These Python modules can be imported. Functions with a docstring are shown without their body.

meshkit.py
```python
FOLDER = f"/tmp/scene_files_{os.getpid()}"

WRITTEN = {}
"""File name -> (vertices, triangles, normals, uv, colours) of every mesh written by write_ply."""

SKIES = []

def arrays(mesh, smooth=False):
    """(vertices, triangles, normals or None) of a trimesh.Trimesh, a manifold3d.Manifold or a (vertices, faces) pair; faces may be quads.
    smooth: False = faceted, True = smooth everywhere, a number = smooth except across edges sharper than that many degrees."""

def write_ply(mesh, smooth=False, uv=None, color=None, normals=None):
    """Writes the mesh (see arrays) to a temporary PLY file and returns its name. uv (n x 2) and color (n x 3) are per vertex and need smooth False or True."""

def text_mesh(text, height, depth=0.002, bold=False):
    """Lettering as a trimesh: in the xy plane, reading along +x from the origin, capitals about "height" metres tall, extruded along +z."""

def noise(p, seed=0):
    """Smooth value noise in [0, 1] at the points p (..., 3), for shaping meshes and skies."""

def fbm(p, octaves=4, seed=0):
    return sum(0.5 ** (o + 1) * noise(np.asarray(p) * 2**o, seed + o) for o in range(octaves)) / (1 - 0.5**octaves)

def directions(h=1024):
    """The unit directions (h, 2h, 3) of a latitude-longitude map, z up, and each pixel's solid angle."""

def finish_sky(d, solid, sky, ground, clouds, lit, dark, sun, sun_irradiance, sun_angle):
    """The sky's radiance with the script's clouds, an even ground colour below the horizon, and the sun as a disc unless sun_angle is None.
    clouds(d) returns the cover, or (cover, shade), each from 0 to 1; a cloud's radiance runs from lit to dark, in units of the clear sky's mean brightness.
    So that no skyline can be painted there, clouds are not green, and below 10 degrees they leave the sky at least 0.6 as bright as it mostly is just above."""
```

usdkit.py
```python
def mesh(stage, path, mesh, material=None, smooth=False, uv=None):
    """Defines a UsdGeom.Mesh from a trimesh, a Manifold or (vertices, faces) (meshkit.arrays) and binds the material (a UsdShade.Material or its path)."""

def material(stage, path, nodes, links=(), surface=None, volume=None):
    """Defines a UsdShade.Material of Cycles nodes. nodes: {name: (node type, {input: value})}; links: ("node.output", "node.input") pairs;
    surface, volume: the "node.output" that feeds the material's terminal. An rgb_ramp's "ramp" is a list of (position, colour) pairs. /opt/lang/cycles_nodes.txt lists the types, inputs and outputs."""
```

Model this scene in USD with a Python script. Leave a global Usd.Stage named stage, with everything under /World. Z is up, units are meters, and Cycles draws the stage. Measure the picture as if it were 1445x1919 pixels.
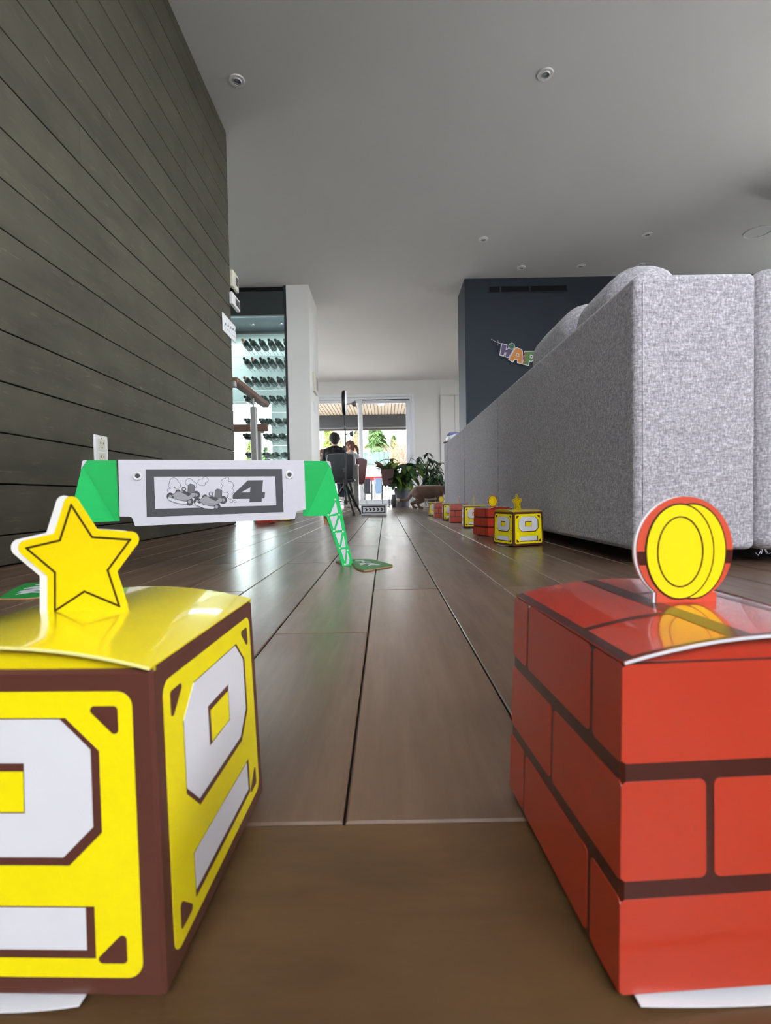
import math, random
import numpy as np, trimesh, manifold3d as m3
from shapely.geometry import Polygon, Point, LineString, box as sbox
from shapely import affinity, union_all
from pxr import Usd, UsdGeom, UsdLux, UsdShade, Gf, Sdf
import usdkit, meshkit

random.seed(7)
rng = np.random.default_rng(7)
stage = Usd.Stage.CreateInMemory()
UsdGeom.SetStageUpAxis(stage, 'Z')
world = UsdGeom.Xform.Define(stage, '/World')
stage.SetDefaultPrim(world.GetPrim())

# ------------------------------------------------------------------ camera
W, H, F = 1445, 1919, 942.0
CAMZ, PITCH, ROLL = 0.168, math.radians(1.73), math.radians(1.0)
fw = np.array([0, math.cos(PITCH), -math.sin(PITCH)])
r0 = np.array([1.0, 0, 0]); u0 = np.array([0, math.sin(PITCH), math.cos(PITCH)])
RT = math.cos(ROLL) * r0 - math.sin(ROLL) * u0
UP = math.cos(ROLL) * u0 + math.sin(ROLL) * r0
EYE = np.array([0, 0, CAMZ])
cam = UsdGeom.Camera.Define(stage, '/World/camera')
mtx = Gf.Matrix4d(*RT, 0, *UP, 0, *(-fw), 0, *EYE, 1)
cam.AddTransformOp().Set(mtx)
cam.CreateHorizontalApertureAttr(36.0)
cam.CreateVerticalApertureAttr(36.0 * H / W)
cam.CreateFocalLengthAttr(36.0 * F / W)
cam.CreateFStopAttr(26.0)
cam.CreateFocusDistanceAttr(1.15)
cam.CreateClippingRangeAttr(Gf.Vec2f(0.01, 500))
cam.CreateExposureAttr(1.37)

# ------------------------------------------------------------------ sky (pale overcast day)
dome = UsdLux.DomeLight.Define(stage, '/World/sky')
dome.CreateIntensityAttr(1.75)
dome.CreateColorAttr(Gf.Vec3f(0.93, 0.965, 1.0))

# ------------------------------------------------------------------ pixel -> place on a real plane
def ray(px, py):
    d = fw + (px - W / 2) / F * RT + (H / 2 - py) / F * UP
    return d
def at_y(px, py, Y):
    d = ray(px, py); return EYE + d * (Y / d[1])
def at_x(px, py, X):
    d = ray(px, py); return EYE + d * (X / d[0])
def at_z(px, py, Z=0.0):
    d = ray(px, py); return EYE + d * ((Z - CAMZ) / d[2])
def at_plane(px, py, p0, n):
    d = ray(px, py); return EYE + d * (np.dot(np.asarray(p0) - EYE, n) / np.dot(d, n))

# ------------------------------------------------------------------ materials
def lin(c):
    c = np.asarray(c, float) / 255.0
    return tuple(np.where(c <= 0.04045, c / 12.92, ((c + 0.055) / 1.055) ** 2.4))
LOOKS = {}
def look(name, rgb, rough=0.5, spec=0.5, metal=0.0, mottle=0.0, mscale=20.0, stretch=(1, 1, 1), bump=0.0, bscale=200.0, rand=0.0, coat=0.0, coat_rough=0.05, sheen=0.0, obj=False, extra=None):
    p = {'base_color': lin(rgb), 'roughness': rough, 'specular_ior_level': spec, 'metallic': metal, 'coat_weight': coat, 'coat_roughness': coat_rough, 'sheen_weight': sheen}
    if extra: p.update(extra)
    nodes, links = {'p': ('principled_bsdf', p)}, []
    if mottle or bump or rand:
        if obj:
            nodes['tc'] = ('texture_coordinate', {}); src = 'tc.object'
        else:
            nodes['g'] = ('geometry', {}); src = 'g.position'
        nodes['map'] = ('mapping', {'scale': stretch}); links.append((src, 'map.vector'))
        vec = 'map.vector'
        if rand:
            nodes['oi'] = ('object_info', {})
            nodes['off'] = ('mix', {'mix_type': 'add', 'fac': 1.0, 'color2': (0, 0, 0)})
            nodes['mul'] = ('math', {'math_type': 'multiply', 'value2': 37.0})
            nodes['cx'] = ('combine_xyz', {})
            links += [('oi.random', 'mul.value1'), ('mul.value', 'cx.x'), ('mul.value', 'cx.y'), ('mul.value', 'cx.z'), ('map.vector', 'off.color1'), ('cx.vector', 'off.color2')]
            vec = 'off.color'
    if mottle or rand:
        nodes['n'] = ('noise_texture', {'scale': mscale, 'detail': 5.0, 'roughness': 0.6}); links.append((vec, 'n.vector'))
        nodes['mr'] = ('map_range', {'from_min': 0.25, 'from_max': 0.75, 'to_min': 1 - mottle, 'to_max': 1 + mottle}); links.append(('n.fac', 'mr.value'))
        val = 'mr.result'
        if rand:
            nodes['rr'] = ('map_range', {'from_min': 0.0, 'from_max': 1.0, 'to_min': 1 - rand, 'to_max': 1 + rand}); links.append(('oi.random', 'rr.value'))
            nodes['mm'] = ('math', {'math_type': 'multiply'}); links += [('mr.result', 'mm.value1'), ('rr.result', 'mm.value2')]
            val = 'mm.value'
        nodes['col'] = ('hsv', {'color': lin(rgb)}); links += [(val, 'col.value'), ('col.color', 'p.base_color')]
    if bump:
        nodes['bn'] = ('noise_texture', {'scale': bscale, 'detail': 3.0}); links.append((vec, 'bn.vector'))
        nodes['b'] = ('bump', {'strength': bump, 'distance': 0.002}); links += [('bn.fac', 'b.height'), ('b.normal', 'p.normal')]
    m = usdkit.material(stage, f'/World/Looks/{name}', nodes, links, surface='p.BSDF')
    LOOKS[name] = m
    return m

def emit(name, rgb, strength):
    m = usdkit.material(stage, f'/World/Looks/{name}', {'e': ('emission', {'color': lin(rgb), 'strength': strength})}, [], surface='e.emission'); LOOKS[name] = m; return m

look('wall_white', (222, 221, 219), 0.7, mottle=0.02, mscale=3)
look('ceiling_white', (206, 204, 203), 0.75, mottle=0.015, mscale=2)
look('trim_white', (226, 229, 234), 0.4)
look('dark_wall', (48, 56, 66), 0.6, spec=0.3, mottle=0.06, mscale=2)
look('black', (14, 14, 15), 0.5)
look('black_plastic', (26, 26, 28), 0.4)
look('groove_dark', (16, 15, 13), 0.9)
look('charcoal', (42, 45, 50), 0.55, mottle=0.06, mscale=5)
look('plank_slab', (38, 32, 28), 0.8)

# planks of the wall: dark olive-grey stained wood with worn pale streaks, grain runs along y
def wood_look(name, dark, mid, pale, stretch, rough, spec, wear=0.62, bump=0.15, rand=0.12, coat=0.0, blotch=0.10):
    nodes = {'g': ('geometry', {}), 'oi': ('object_info', {}), 'mul': ('math', {'math_type': 'multiply', 'value2': 41.0}), 'cx': ('combine_xyz', {}),
             'add': ('mix', {'mix_type': 'add', 'fac': 1.0}), 'map': ('mapping', {'scale': stretch}),
             'n1': ('noise_texture', {'scale': 1.0, 'detail': 6.0, 'roughness': 0.65}), 'n2': ('noise_texture', {'scale': 5.0, 'detail': 8.0, 'roughness': 0.7}),
             'map2': ('mapping', {'scale': (3.0, 3.0, 3.0)}), 'n3': ('noise_texture', {'scale': 2.2, 'detail': 4.0}),
             'r1': ('rgb_ramp', {'ramp': [(0.25, lin(dark)), (0.5, lin(mid)), (0.78, lin(np.array(mid) * 1.12))]}),
             'rw': ('map_range', {'from_min': wear, 'from_max': wear + 0.16, 'to_min': 0.0, 'to_max': 0.55, 'clamp': True}),
             'mw': ('mix', {'color2': lin(pale)}),
             'r3': ('map_range', {'from_min': 0.3, 'from_max': 0.7, 'to_min': 1 - blotch, 'to_max': 1 + blotch}),
             'rr': ('map_range', {'from_min': 0.0, 'from_max': 1.0, 'to_min': 1 - rand, 'to_max': 1 + rand}),
             'mm': ('math', {'math_type': 'multiply'}), 'h': ('hsv', {}), 'b': ('bump', {'strength': bump, 'distance': 0.001}),
             'rg': ('map_range', {'from_min': 0.3, 'from_max': 0.7, 'to_min': rough - 0.025, 'to_max': rough + 0.025}),
             'p': ('principled_bsdf', {'roughness': rough, 'specular_ior_level': spec, 'coat_weight': coat, 'coat_roughness': 0.25})}
    links = [('oi.random', 'mul.value1'), ('mul.value', 'cx.x'), ('mul.value', 'cx.y'), ('mul.value', 'cx.z'), ('g.position', 'map.vector'), ('map.vector', 'add.color1'), ('cx.vector', 'add.color2'),
             ('add.color', 'n1.vector'), ('add.color', 'n2.vector'), ('g.position', 'map2.vector'), ('map2.vector', 'n3.vector'), ('n1.fac', 'r1.fac'), ('n2.fac', 'rw.value'), ('rw.result', 'mw.fac'), ('r1.color', 'mw.color1'),
             ('n3.fac', 'r3.value'), ('oi.random', 'rr.value'), ('r3.result', 'mm.value1'), ('rr.result', 'mm.value2'), ('mm.value', 'h.value'), ('mw.color', 'h.color'), ('h.color', 'p.base_color'),
             ('n2.fac', 'b.height'), ('b.normal', 'p.normal'), ('n1.fac', 'rg.value'), ('rg.result', 'p.roughness')]
    LOOKS[name] = usdkit.material(stage, f'/World/Looks/{name}', nodes, links, surface='p.BSDF')
wood_look('wall_plank', (58, 55, 47), (72, 69, 58), (126, 118, 102), (14, 2.2, 14), 0.55, 0.35, wear=0.585, bump=0.3, rand=0.08, blotch=0.16)
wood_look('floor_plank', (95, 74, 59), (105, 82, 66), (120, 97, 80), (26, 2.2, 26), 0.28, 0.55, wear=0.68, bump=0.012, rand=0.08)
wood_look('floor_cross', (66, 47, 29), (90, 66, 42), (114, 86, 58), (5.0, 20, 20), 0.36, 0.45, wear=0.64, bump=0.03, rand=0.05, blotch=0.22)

# woven sofa cloth
def cloth_look(name, lo, hi, fleck, s=1.0):
    nodes = {'g': ('geometry', {}), 'mp': ('mapping', {'scale': (190 * s, 190 * s, 190 * s)}),
             'n0': ('noise_texture', {'scale': 0.35, 'detail': 2.0}), 'n1': ('noise_texture', {'scale': 1.0, 'detail': 1.5, 'roughness': 0.6}),
             'mpx': ('mapping', {'scale': (75 * s, 75 * s, 270 * s)}), 'nx': ('noise_texture', {'scale': 1.0, 'detail': 2.0}),
             'mpz': ('mapping', {'scale': (270 * s, 270 * s, 75 * s)}), 'nz': ('noise_texture', {'scale': 1.0, 'detail': 2.0}),
             'a': ('math', {'math_type': 'add'}), 'a2': ('math', {'math_type': 'add'}), 'd': ('math', {'math_type': 'divide', 'value2': 3.0}),
             'r': ('rgb_ramp', {'ramp': [(0.36, lin(lo)), (0.5, lin((np.array(lo) + np.array(hi)) / 2)), (0.62, lin(hi))]}),
             'nf': ('noise_texture', {'scale': 2.0, 'detail': 1.0}), 'rf': ('map_range', {'from_min': 0.62, 'from_max': 0.72, 'to_min': 0.0, 'to_max': 0.7, 'clamp': True}),
             'mf': ('mix', {'color2': lin(fleck)}), 'b': ('bump', {'strength': 0.6, 'distance': 0.003}),
             'p': ('principled_bsdf', {'roughness': 0.9, 'specular_ior_level': 0.15, 'sheen_weight': 0.15})}
    links = [('g.position', 'mp.vector'), ('g.position', 'mpx.vector'), ('g.position', 'mpz.vector'), ('mp.vector', 'n1.vector'), ('mp.vector', 'nf.vector'), ('mpx.vector', 'nx.vector'), ('mpz.vector', 'nz.vector'),
             ('n1.fac', 'a.value1'), ('nx.fac', 'a.value2'), ('a.value', 'a2.value1'), ('nz.fac', 'a2.value2'), ('a2.value', 'd.value1'), ('d.value', 'r.fac'), ('nf.fac', 'rf.value'), ('rf.result', 'mf.fac'),
             ('r.color', 'mf.color1'), ('mf.color', 'p.base_color'), ('d.value', 'b.height'), ('b.normal', 'p.normal')]
    LOOKS[name] = usdkit.material(stage, f'/World/Looks/{name}', nodes, links, surface='p.BSDF')
cloth_look('sofa_cloth', (137, 133, 141), (211, 208, 215), (106, 113, 137))

look('box_yellow', (252, 234, 8), 0.26, coat=0.5, coat_rough=0.08, mottle=0.02, mscale=30)
look('lid_yellow', (238, 216, 14), 0.2, coat=1.0, coat_rough=0.03, mottle=0.02, mscale=30)
look('lid_red', (192, 56, 34), 0.2, coat=1.0, coat_rough=0.03, mottle=0.03, mscale=25)
look('lid_edge_cream', (246, 236, 150), 0.4)
look('box_brown', (92, 52, 44), 0.25, coat=0.4, coat_rough=0.08)
look('print_white', (222, 222, 228), 0.3)
look('brick_red', (190, 58, 35), 0.28, coat=0.5, coat_rough=0.08, mottle=0.05, mscale=25)
look('mortar_brown', (70, 26, 20), 0.3, coat=0.4, coat_rough=0.08)
look('coin_yellow', (250, 226, 10), 0.35)
look('star_yellow', (238, 208, 0), 0.35)
look('print_line', (58, 44, 12), 0.4)
look('coin_red', (210, 84, 58), 0.35)
look('card_white', (226, 226, 232), 0.6)
look('gate_white', (204, 203, 213), 0.6, mottle=0.015, mscale=80)
look('gate_green', (18, 176, 86), 0.5, spec=0.3, mottle=0.03, mscale=40)
look('gate_green_lower', (24, 190, 96), 0.5, spec=0.3, mottle=0.03, mscale=40)
look('foot_green', (64, 128, 70), 0.6, mottle=0.04, mscale=60)
look('foot_green_bright', (20, 140, 60), 0.6, mottle=0.04, mscale=60)
look('gate_print', (66, 66, 72), 0.55)
look('print_grey', (150, 150, 156), 0.55)
look('print_mid', (104, 104, 110), 0.55)
look('cardboard', (168, 120, 82), 0.8)
look('eyelet_white', (224, 224, 226), 0.35)
look('beige_plastic', (206, 204, 186), 0.4)
look('white_plastic', (224, 224, 224), 0.35)
look('screen_dark', (70, 72, 80), 0.2)
look('bottle_glass', (10, 20, 17), 0.16, spec=0.35)
look('bottle_foil', (16, 18, 18), 0.4, spec=0.3)
look('bottle_foil_copper', (140, 84, 62), 0.35, metal=0.4)
look('cabinet_white', (206, 220, 220), 0.12, coat=0.3)
look('cabinet_header', (50, 58, 60), 0.4)
look('steel', (170, 172, 174), 0.3, metal=0.9)
look('post_grey', (138, 136, 135), 0.4, metal=0.3)
look('rail_wood', (104, 76, 60), 0.5, mottle=0.1, mscale=12)
look('hair_dark', (30, 28, 28), 0.7)
look('hair_brown', (98, 66, 52), 0.65)
look('skin', (206, 160, 138), 0.6)
look('shirt_black', (26, 28, 34), 0.85)
look('shirt_grey', (172, 168, 172), 0.85)
look('jeans', (38, 44, 64), 0.85)
look('leather_dark', (56, 60, 66), 0.5, mottle=0.05, mscale=30)
look('leather_wine', (96, 40, 44), 0.5)
look('table_white', (206, 204, 200), 0.5)
look('table_grey', (140, 136, 132), 0.5)
look('leaf_green', (64, 104, 52), 0.4, extra={}, mottle=0.15, mscale=15)
look('leaf_lime', (128, 156, 66), 0.45, mottle=0.15, mscale=15)
look('leaf_dark', (42, 66, 44), 0.45, mottle=0.15, mscale=15)
look('leaf_red', (120, 62, 50), 0.5)
look('pot_wine', (110, 84, 84), 0.6)
look('pot_grey', (92, 94, 102), 0.6, mottle=0.06, mscale=10)
look('pot_dark', (54, 50, 50), 0.35)
look('soil', (48, 38, 30), 0.95)
look('stem_green', (70, 80, 48), 0.6)
look('concrete', (196, 192, 184), 0.85, mottle=0.05, mscale=3)
look('soffit', (138, 126, 110), 0.7)
look('beam_grey', (46, 48, 52), 0.6)
look('bar_dark', (58, 54, 50), 0.6)
look('spruce', (80, 112, 58), 0.8)
look('spruce_yellow', (150, 166, 84), 0.8)
look('twig', (150, 118, 92), 0.9)
look('bark', (88, 70, 54), 0.9)
look('hedge_teal', (70, 98, 88), 0.8, mottle=0.35, mscale=8)
look('lawn', (150, 150, 144), 0.9, mottle=0.1, mscale=2)
look('garden_white', (232, 232, 230), 0.8)
look('red_paint', (200, 40, 50), 0.5)
look('blue_mesh', (120, 150, 184), 0.6)
look('vent_black', (4, 4, 5), 0.9)
look('garland_purple', (98, 84, 120), 0.5)
look('garland_orange', (222, 142, 62), 0.5)
look('garland_green', (92, 142, 74), 0.5)
look('garland_red', (190, 76, 60), 0.5)
look('garland_teal', (74, 122, 98), 0.5)
look('sneaker', (210, 206, 200), 0.7)
look('cloth_blue', (120, 122, 170), 0.9)
look('cat_white', (222, 208, 196), 0.9)
look('eye_dark', (20, 16, 14), 0.2)
look('lens', (200, 205, 210), 0.15, metal=0.2)
look('ring_white', (236, 236, 240), 0.35)

# greyish tan fur, paler towards belly and paws of the animal's own coat
usdkit.material(stage, '/World/Looks/cat_fur', {
    'tc': ('texture_coordinate', {}), 'n': ('noise_texture', {'scale': 60.0, 'detail': 4.0}), 'n2': ('noise_texture', {'scale': 7.0, 'detail': 2.0}),
    'r': ('rgb_ramp', {'ramp': [(0.3, lin((112, 88, 77))), (0.7, lin((142, 115, 102)))]}), 'p': ('principled_bsdf', {'roughness': 0.9, 'specular_ior_level': 0.1, 'sheen_weight': 0.4})},
    [('tc.object', 'n.vector'), ('tc.object', 'n2.vector'), ('n2.fac', 'r.fac'), ('r.color', 'p.base_color')], surface='p.BSDF')
LOOKS['cat_fur'] = UsdShade.Material.Get(stage, '/World/Looks/cat_fur')
# window glass
def pane_look(name, tint=(1, 1, 1), ior=1.45):
    LOOKS[name] = usdkit.material(stage, f'/World/Looks/{name}', {'t': ('transparent_bsdf', {'color': tint}), 'g': ('glossy_bsdf', {'color': (1, 1, 1), 'roughness': 0.0}), 'f': ('fresnel', {'IOR': ior}), 'm': ('mix_closure', {})},
        [('f.fac', 'm.fac'), ('t.BSDF', 'm.closure1'), ('g.BSDF', 'm.closure2')], surface='m.closure')
pane_look('pane', (1, 1, 1), 1.2); pane_look('cabinet_pane', (0.9, 0.96, 0.95), 1.5)
# perforated metal sheet
usdkit.material(stage, '/World/Looks/perforated', {
    'g': ('geometry', {}), 'mp': ('mapping', {'scale': (45, 45, 45)}), 'v': ('voronoi_texture', {'scale': 1.0, 'randomness': 0.0}),
    'r': ('map_range', {'from_min': 0.22, 'from_max': 0.30, 'to_min': 0.0, 'to_max': 1.0, 'clamp': True}), 'm': ('mix', {'color1': lin((16, 21, 25)), 'color2': lin((60, 70, 78))}), 'p': ('principled_bsdf', {'roughness': 0.4})},
    [('g.position', 'mp.vector'), ('mp.vector', 'v.vector'), ('v.distance', 'r.value'), ('r.result', 'm.fac'), ('m.color', 'p.base_color')], surface='p.BSDF')
LOOKS['perforated'] = UsdShade.Material.Get(stage, '/World/Looks/perforated')

# ------------------------------------------------------------------ prim helpers
TAKEN = {}
def numbered(parent, name):
    k = (parent, name); n = TAKEN.get(k, -1) + 1; TAKEN[k] = n
    return name if n == 0 else f'{name}_{n:03d}'
def setdata(p, label=None, cat=None, group=None, kind=None):
    for k, v in (('label', label), ('category', cat), ('group', group), ('kind', kind)):
        if v: p.SetCustomDataByKey(k, v)
    return p
def thing(name, label, cat, loc=(0, 0, 0), rotz=0.0, group=None, kind=None):
    x = UsdGeom.Xform.Define(stage, '/World/' + numbered('/World', name))
    x.AddTranslateOp().Set(Gf.Vec3d(*map(float, loc))); x.AddRotateZOp().Set(float(rotz))
    return setdata(x.GetPrim(), label, cat, group, kind)
def part(name, mesh, m, parent=None, smooth=False, label=None, kind=None, group=None, cat=None):
    base = str(parent.GetPath()) if parent else '/World'
    path = base + '/' + numbered(base, name)
    g = usdkit.mesh(stage, path, mesh, LOOKS[m], smooth=smooth)
    return setdata(g.GetPrim(), label, cat, group, kind)
def dup(src, label, loc, rotz=0.0, group=None):
    name = src.GetName(); d = src.GetCustomData()
    r = thing(name if not name[-3:].isdigit() else name[:-4], label, d['category'], loc, rotz, group or d.get('group'))
    r.GetReferences().AddInternalReference(src.GetPath()); r.SetInstanceable(True)
    setdata(r, label, d['category'], group or d.get('group'))
    return r

# ------------------------------------------------------------------ mesh helpers
def cat(*ms): return trimesh.util.concatenate([x for x in ms])
def bx(x0, x1, y0, y1, z0, z1):
    m = trimesh.creation.box([x1 - x0, y1 - y0, z1 - z0]); m.apply_translation([(x0 + x1) / 2, (y0 + y1) / 2, (z0 + z1) / 2]); return m
def cbx(x0, x1, y0, y1, z0, z1, c=0.002):
    """a box with chamfered edges"""
    pts = []
    for i in (0, 1):
        for j in (0, 1):
            for k in (0, 1):
                p = np.array([(x0, x1)[i], (y0, y1)[j], (z0, z1)[k]], float); s = np.array([1 - 2 * i, 1 - 2 * j, 1 - 2 * k], float) * c
                pts += [p + s * (0, 1, 1), p + s * (1, 0, 1), p + s * (1, 1, 0)]
    return trimesh.convex.convex_hull(np.array(pts))
def plank_mesh(x0, x1, y0, y1, z0, z1, c=0.0015, axis=2):
    """board whose face towards +axis has chamfered edges: 20 triangles"""
    a = np.array([[x0, y0, z0], [x1, y0, z0], [x1, y1, z0], [x0, y1, z0], [x0, y0, z1 - c], [x1, y0, z1 - c], [x1, y1, z1 - c], [x0, y1, z1 - c],
                  [x0 + c, y0 + c, z1], [x1 - c, y0 + c, z1], [x1 - c, y1 - c, z1], [x0 + c, y1 - c, z1]], float)
    f = [[0, 2, 1], [0, 3, 2], [8, 9, 10], [8, 10, 11]]
    for i in range(4):
        j = (i + 1) % 4
        f += [[i, j, j + 4], [i, j + 4, i + 4], [i + 4, j + 4, j + 8], [i + 4, j + 8, i + 8]]
    return trimesh.Trimesh(a, np.array(f), process=False)
def rbx(x0, x1, y0, y1, z0, z1, r, n=16):
    s = m3.Manifold.sphere(r, n)
    return to_tm(m3.Manifold.batch_hull([s.translate([x, y, z]) for x in (x0 + r, x1 - r) for y in (y0 + r, y1 - r) for z in (z0 + r, z1 - r)]))
def to_tm(m):
    a = m.to_mesh(); return trimesh.Trimesh(np.array(a.vert_properties[:, :3]), np.array(a.tri_verts), process=False)
def cyl(p0, p1, r0, r1=None, n=16):
    r1 = r0 if r1 is None else r1
    p0, p1 = np.asarray(p0, float), np.asarray(p1, float); d = p1 - p0; L = np.linalg.norm(d)
    m = trimesh.creation.revolve(np.array([[0, 0], [r0, 0], [r1, L], [0, L]]), sections=n)
    m.apply_transform(trimesh.geometry.align_vectors([0, 0, 1], d / L)); m.apply_translation(p0); return m
def lathe(profile, n=24, axis='z'):
    m = trimesh.creation.revolve(np.array(profile, float), sections=n); return m
def tube(pts, r, n=8):
    pts = [np.asarray(p, float) for p in pts]
    rs = [r] * len(pts) if np.isscalar(r) else r
    v, f = [], []
    for i, p in enumerate(pts):
        t = pts[min(i + 1, len(pts) - 1)] - pts[max(i - 1, 0)]; t = t / np.linalg.norm(t)
        a = np.cross(t, [0, 0, 1.0] if abs(t[2]) < 0.9 else [1.0, 0, 0]); a /= np.linalg.norm(a); b = np.cross(t, a)
        for k in range(n):
            q = 2 * math.pi * k / n; v.append(p + rs[i] * (math.cos(q) * a + math.sin(q) * b))
    for i in range(len(pts) - 1):
        for k in range(n):
            k2 = (k + 1) % n
            f += [[i * n + k, i * n + k2, (i + 1) * n + k2], [i * n + k, (i + 1) * n + k2, (i + 1) * n + k]]
    v += [pts[0], pts[-1]]
    for k in range(n):
        f += [[len(v) - 2, (k + 1) % n, k], [len(v) - 1, (len(pts) - 1) * n + k, (len(pts) - 1) * n + (k + 1) % n]]
    m = trimesh.Trimesh(np.array(v), np.array(f), process=False); m.fix_normals(); return m
def extrude(poly, d):
    gs = getattr(poly, 'geoms', [poly])
    return cat(*[trimesh.creation.extrude_polygon(g, d, engine='earcut') for g in gs if g.area > 1e-9])
def frame_mat(o, ux, uy):
    """4x4 that takes local x, y, z to ux, uy, ux x uy at o"""
    ux, uy = np.asarray(ux, float), np.asarray(uy, float); m = np.eye(4); m[:3, 0], m[:3, 1], m[:3, 2], m[:3, 3] = ux, uy, np.cross(ux, uy), o; return m
def ext_on(poly, o, ux, uy, d, z0=0.0):
    m = extrude(poly, d); m.apply_translation([0, 0, z0]); m.apply_transform(frame_mat(o, ux, uy)); return m
def rrect(x0, x1, y0, y1, r): return sbox(x0 + r, y0 + r, x1 - r, y1 - r).buffer(r, quad_segs=6)
def skin_mesh(bones, length=0.012, it=12, n=18, extra=()):
    """one surface from bones: (p0, r0, p1, r1)"""
    ms = []
    for p0, a, p1, b in bones:
        ms.append(m3.Manifold.batch_hull([m3.Manifold.sphere(a, n).translate(list(map(float, p0))), m3.Manifold.sphere(b, n).translate(list(map(float, p1)))]))
    m = m3.Manifold.batch_boolean(ms + list(extra), m3.OpType.Add).refine_to_length(length)
    t = to_tm(m); t.merge_vertices(); trimesh.smoothing.filter_taubin(t, lamb=0.5, nu=0.53, iterations=it); return t
def blob(c, rx, ry, rz, n=24): return m3.Manifold.sphere(1.0, n).scale([rx, ry, rz]).translate(list(map(float, c)))

# ================================================================== THE SETTING
CEIL = 2.6
# ---- floor: a slab with boards on it
floor = thing('floor', 'dark brown satin wood floor of long boards', 'floor', kind='structure')
part('subfloor', bx(-3.6, 5.2, -1.9, 10.6, -0.12, -0.006), 'plank_slab', floor)
PW, GAP = 0.1172, 0.0016
X0 = -0.0243            # one joint between boards
YC = 0.2545             # boards run across the room on this side, along it beyond
known_ends = {0: [0.905], 1: [1.9], -1: [0.62, 1.75], -2: [1.3]}
rest = []
for c in range(-9, 9):
    xa = X0 + c * PW + GAP / 2; xb = xa + PW - GAP
    ends, y = [YC], YC
    if c in known_ends:
        for e in known_ends[c]: ends.append(e); y = e
    else:
        y += rng.uniform(0.35, 1.3); ends.append(y)
    while y < 10.59:
        y += rng.uniform(0.9, 1.5)
        if y > 10.2: y = 10.6
        ends.append(y)
    for a, b in zip(ends[:-1], ends[1:]):
        part('plank', plank_mesh(xa, xb, a + GAP / 2, b - GAP / 2, -0.010, 0.0, 0.0011), 'floor_plank', floor)
for c in list(range(-31, -9)) + list(range(9, 44)):
    xa = X0 + c * PW + GAP / 2; xb = xa + PW - GAP
    y = YC
    if c < -9 and xa < -1.02: y = 3.4
    ends = [y, y + rng.uniform(0.4, 1.4)]
    while ends[-1] < 10.6:
        ends.append(min(10.6, ends[-1] + rng.uniform(0.9, 1.5)))
        if 10.6 - ends[-1] < 0.3: ends[-1] = 10.6
    for a, b in zip(ends[:-1], ends[1:]): rest.append(plank_mesh(xa, xb, a + GAP / 2, b - GAP / 2, -0.010, 0.0, 0.0011))
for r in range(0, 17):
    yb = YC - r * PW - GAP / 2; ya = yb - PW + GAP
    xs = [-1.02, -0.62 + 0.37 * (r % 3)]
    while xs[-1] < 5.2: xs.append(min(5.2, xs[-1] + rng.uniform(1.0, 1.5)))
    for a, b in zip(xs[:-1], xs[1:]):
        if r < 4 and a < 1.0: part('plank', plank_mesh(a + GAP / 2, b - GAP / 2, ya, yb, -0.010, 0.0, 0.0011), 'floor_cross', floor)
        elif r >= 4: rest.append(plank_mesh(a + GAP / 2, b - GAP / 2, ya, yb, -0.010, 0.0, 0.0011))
part('outlying_planks', cat(*rest), 'floor_plank', floor, kind='stuff')

part('ceiling', bx(-3.6, 5.2, -1.9, 10.75, CEIL, CEIL + 0.2), 'ceiling_white', kind='structure', label='plain white painted ceiling with recessed downlights', cat='ceiling')

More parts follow.
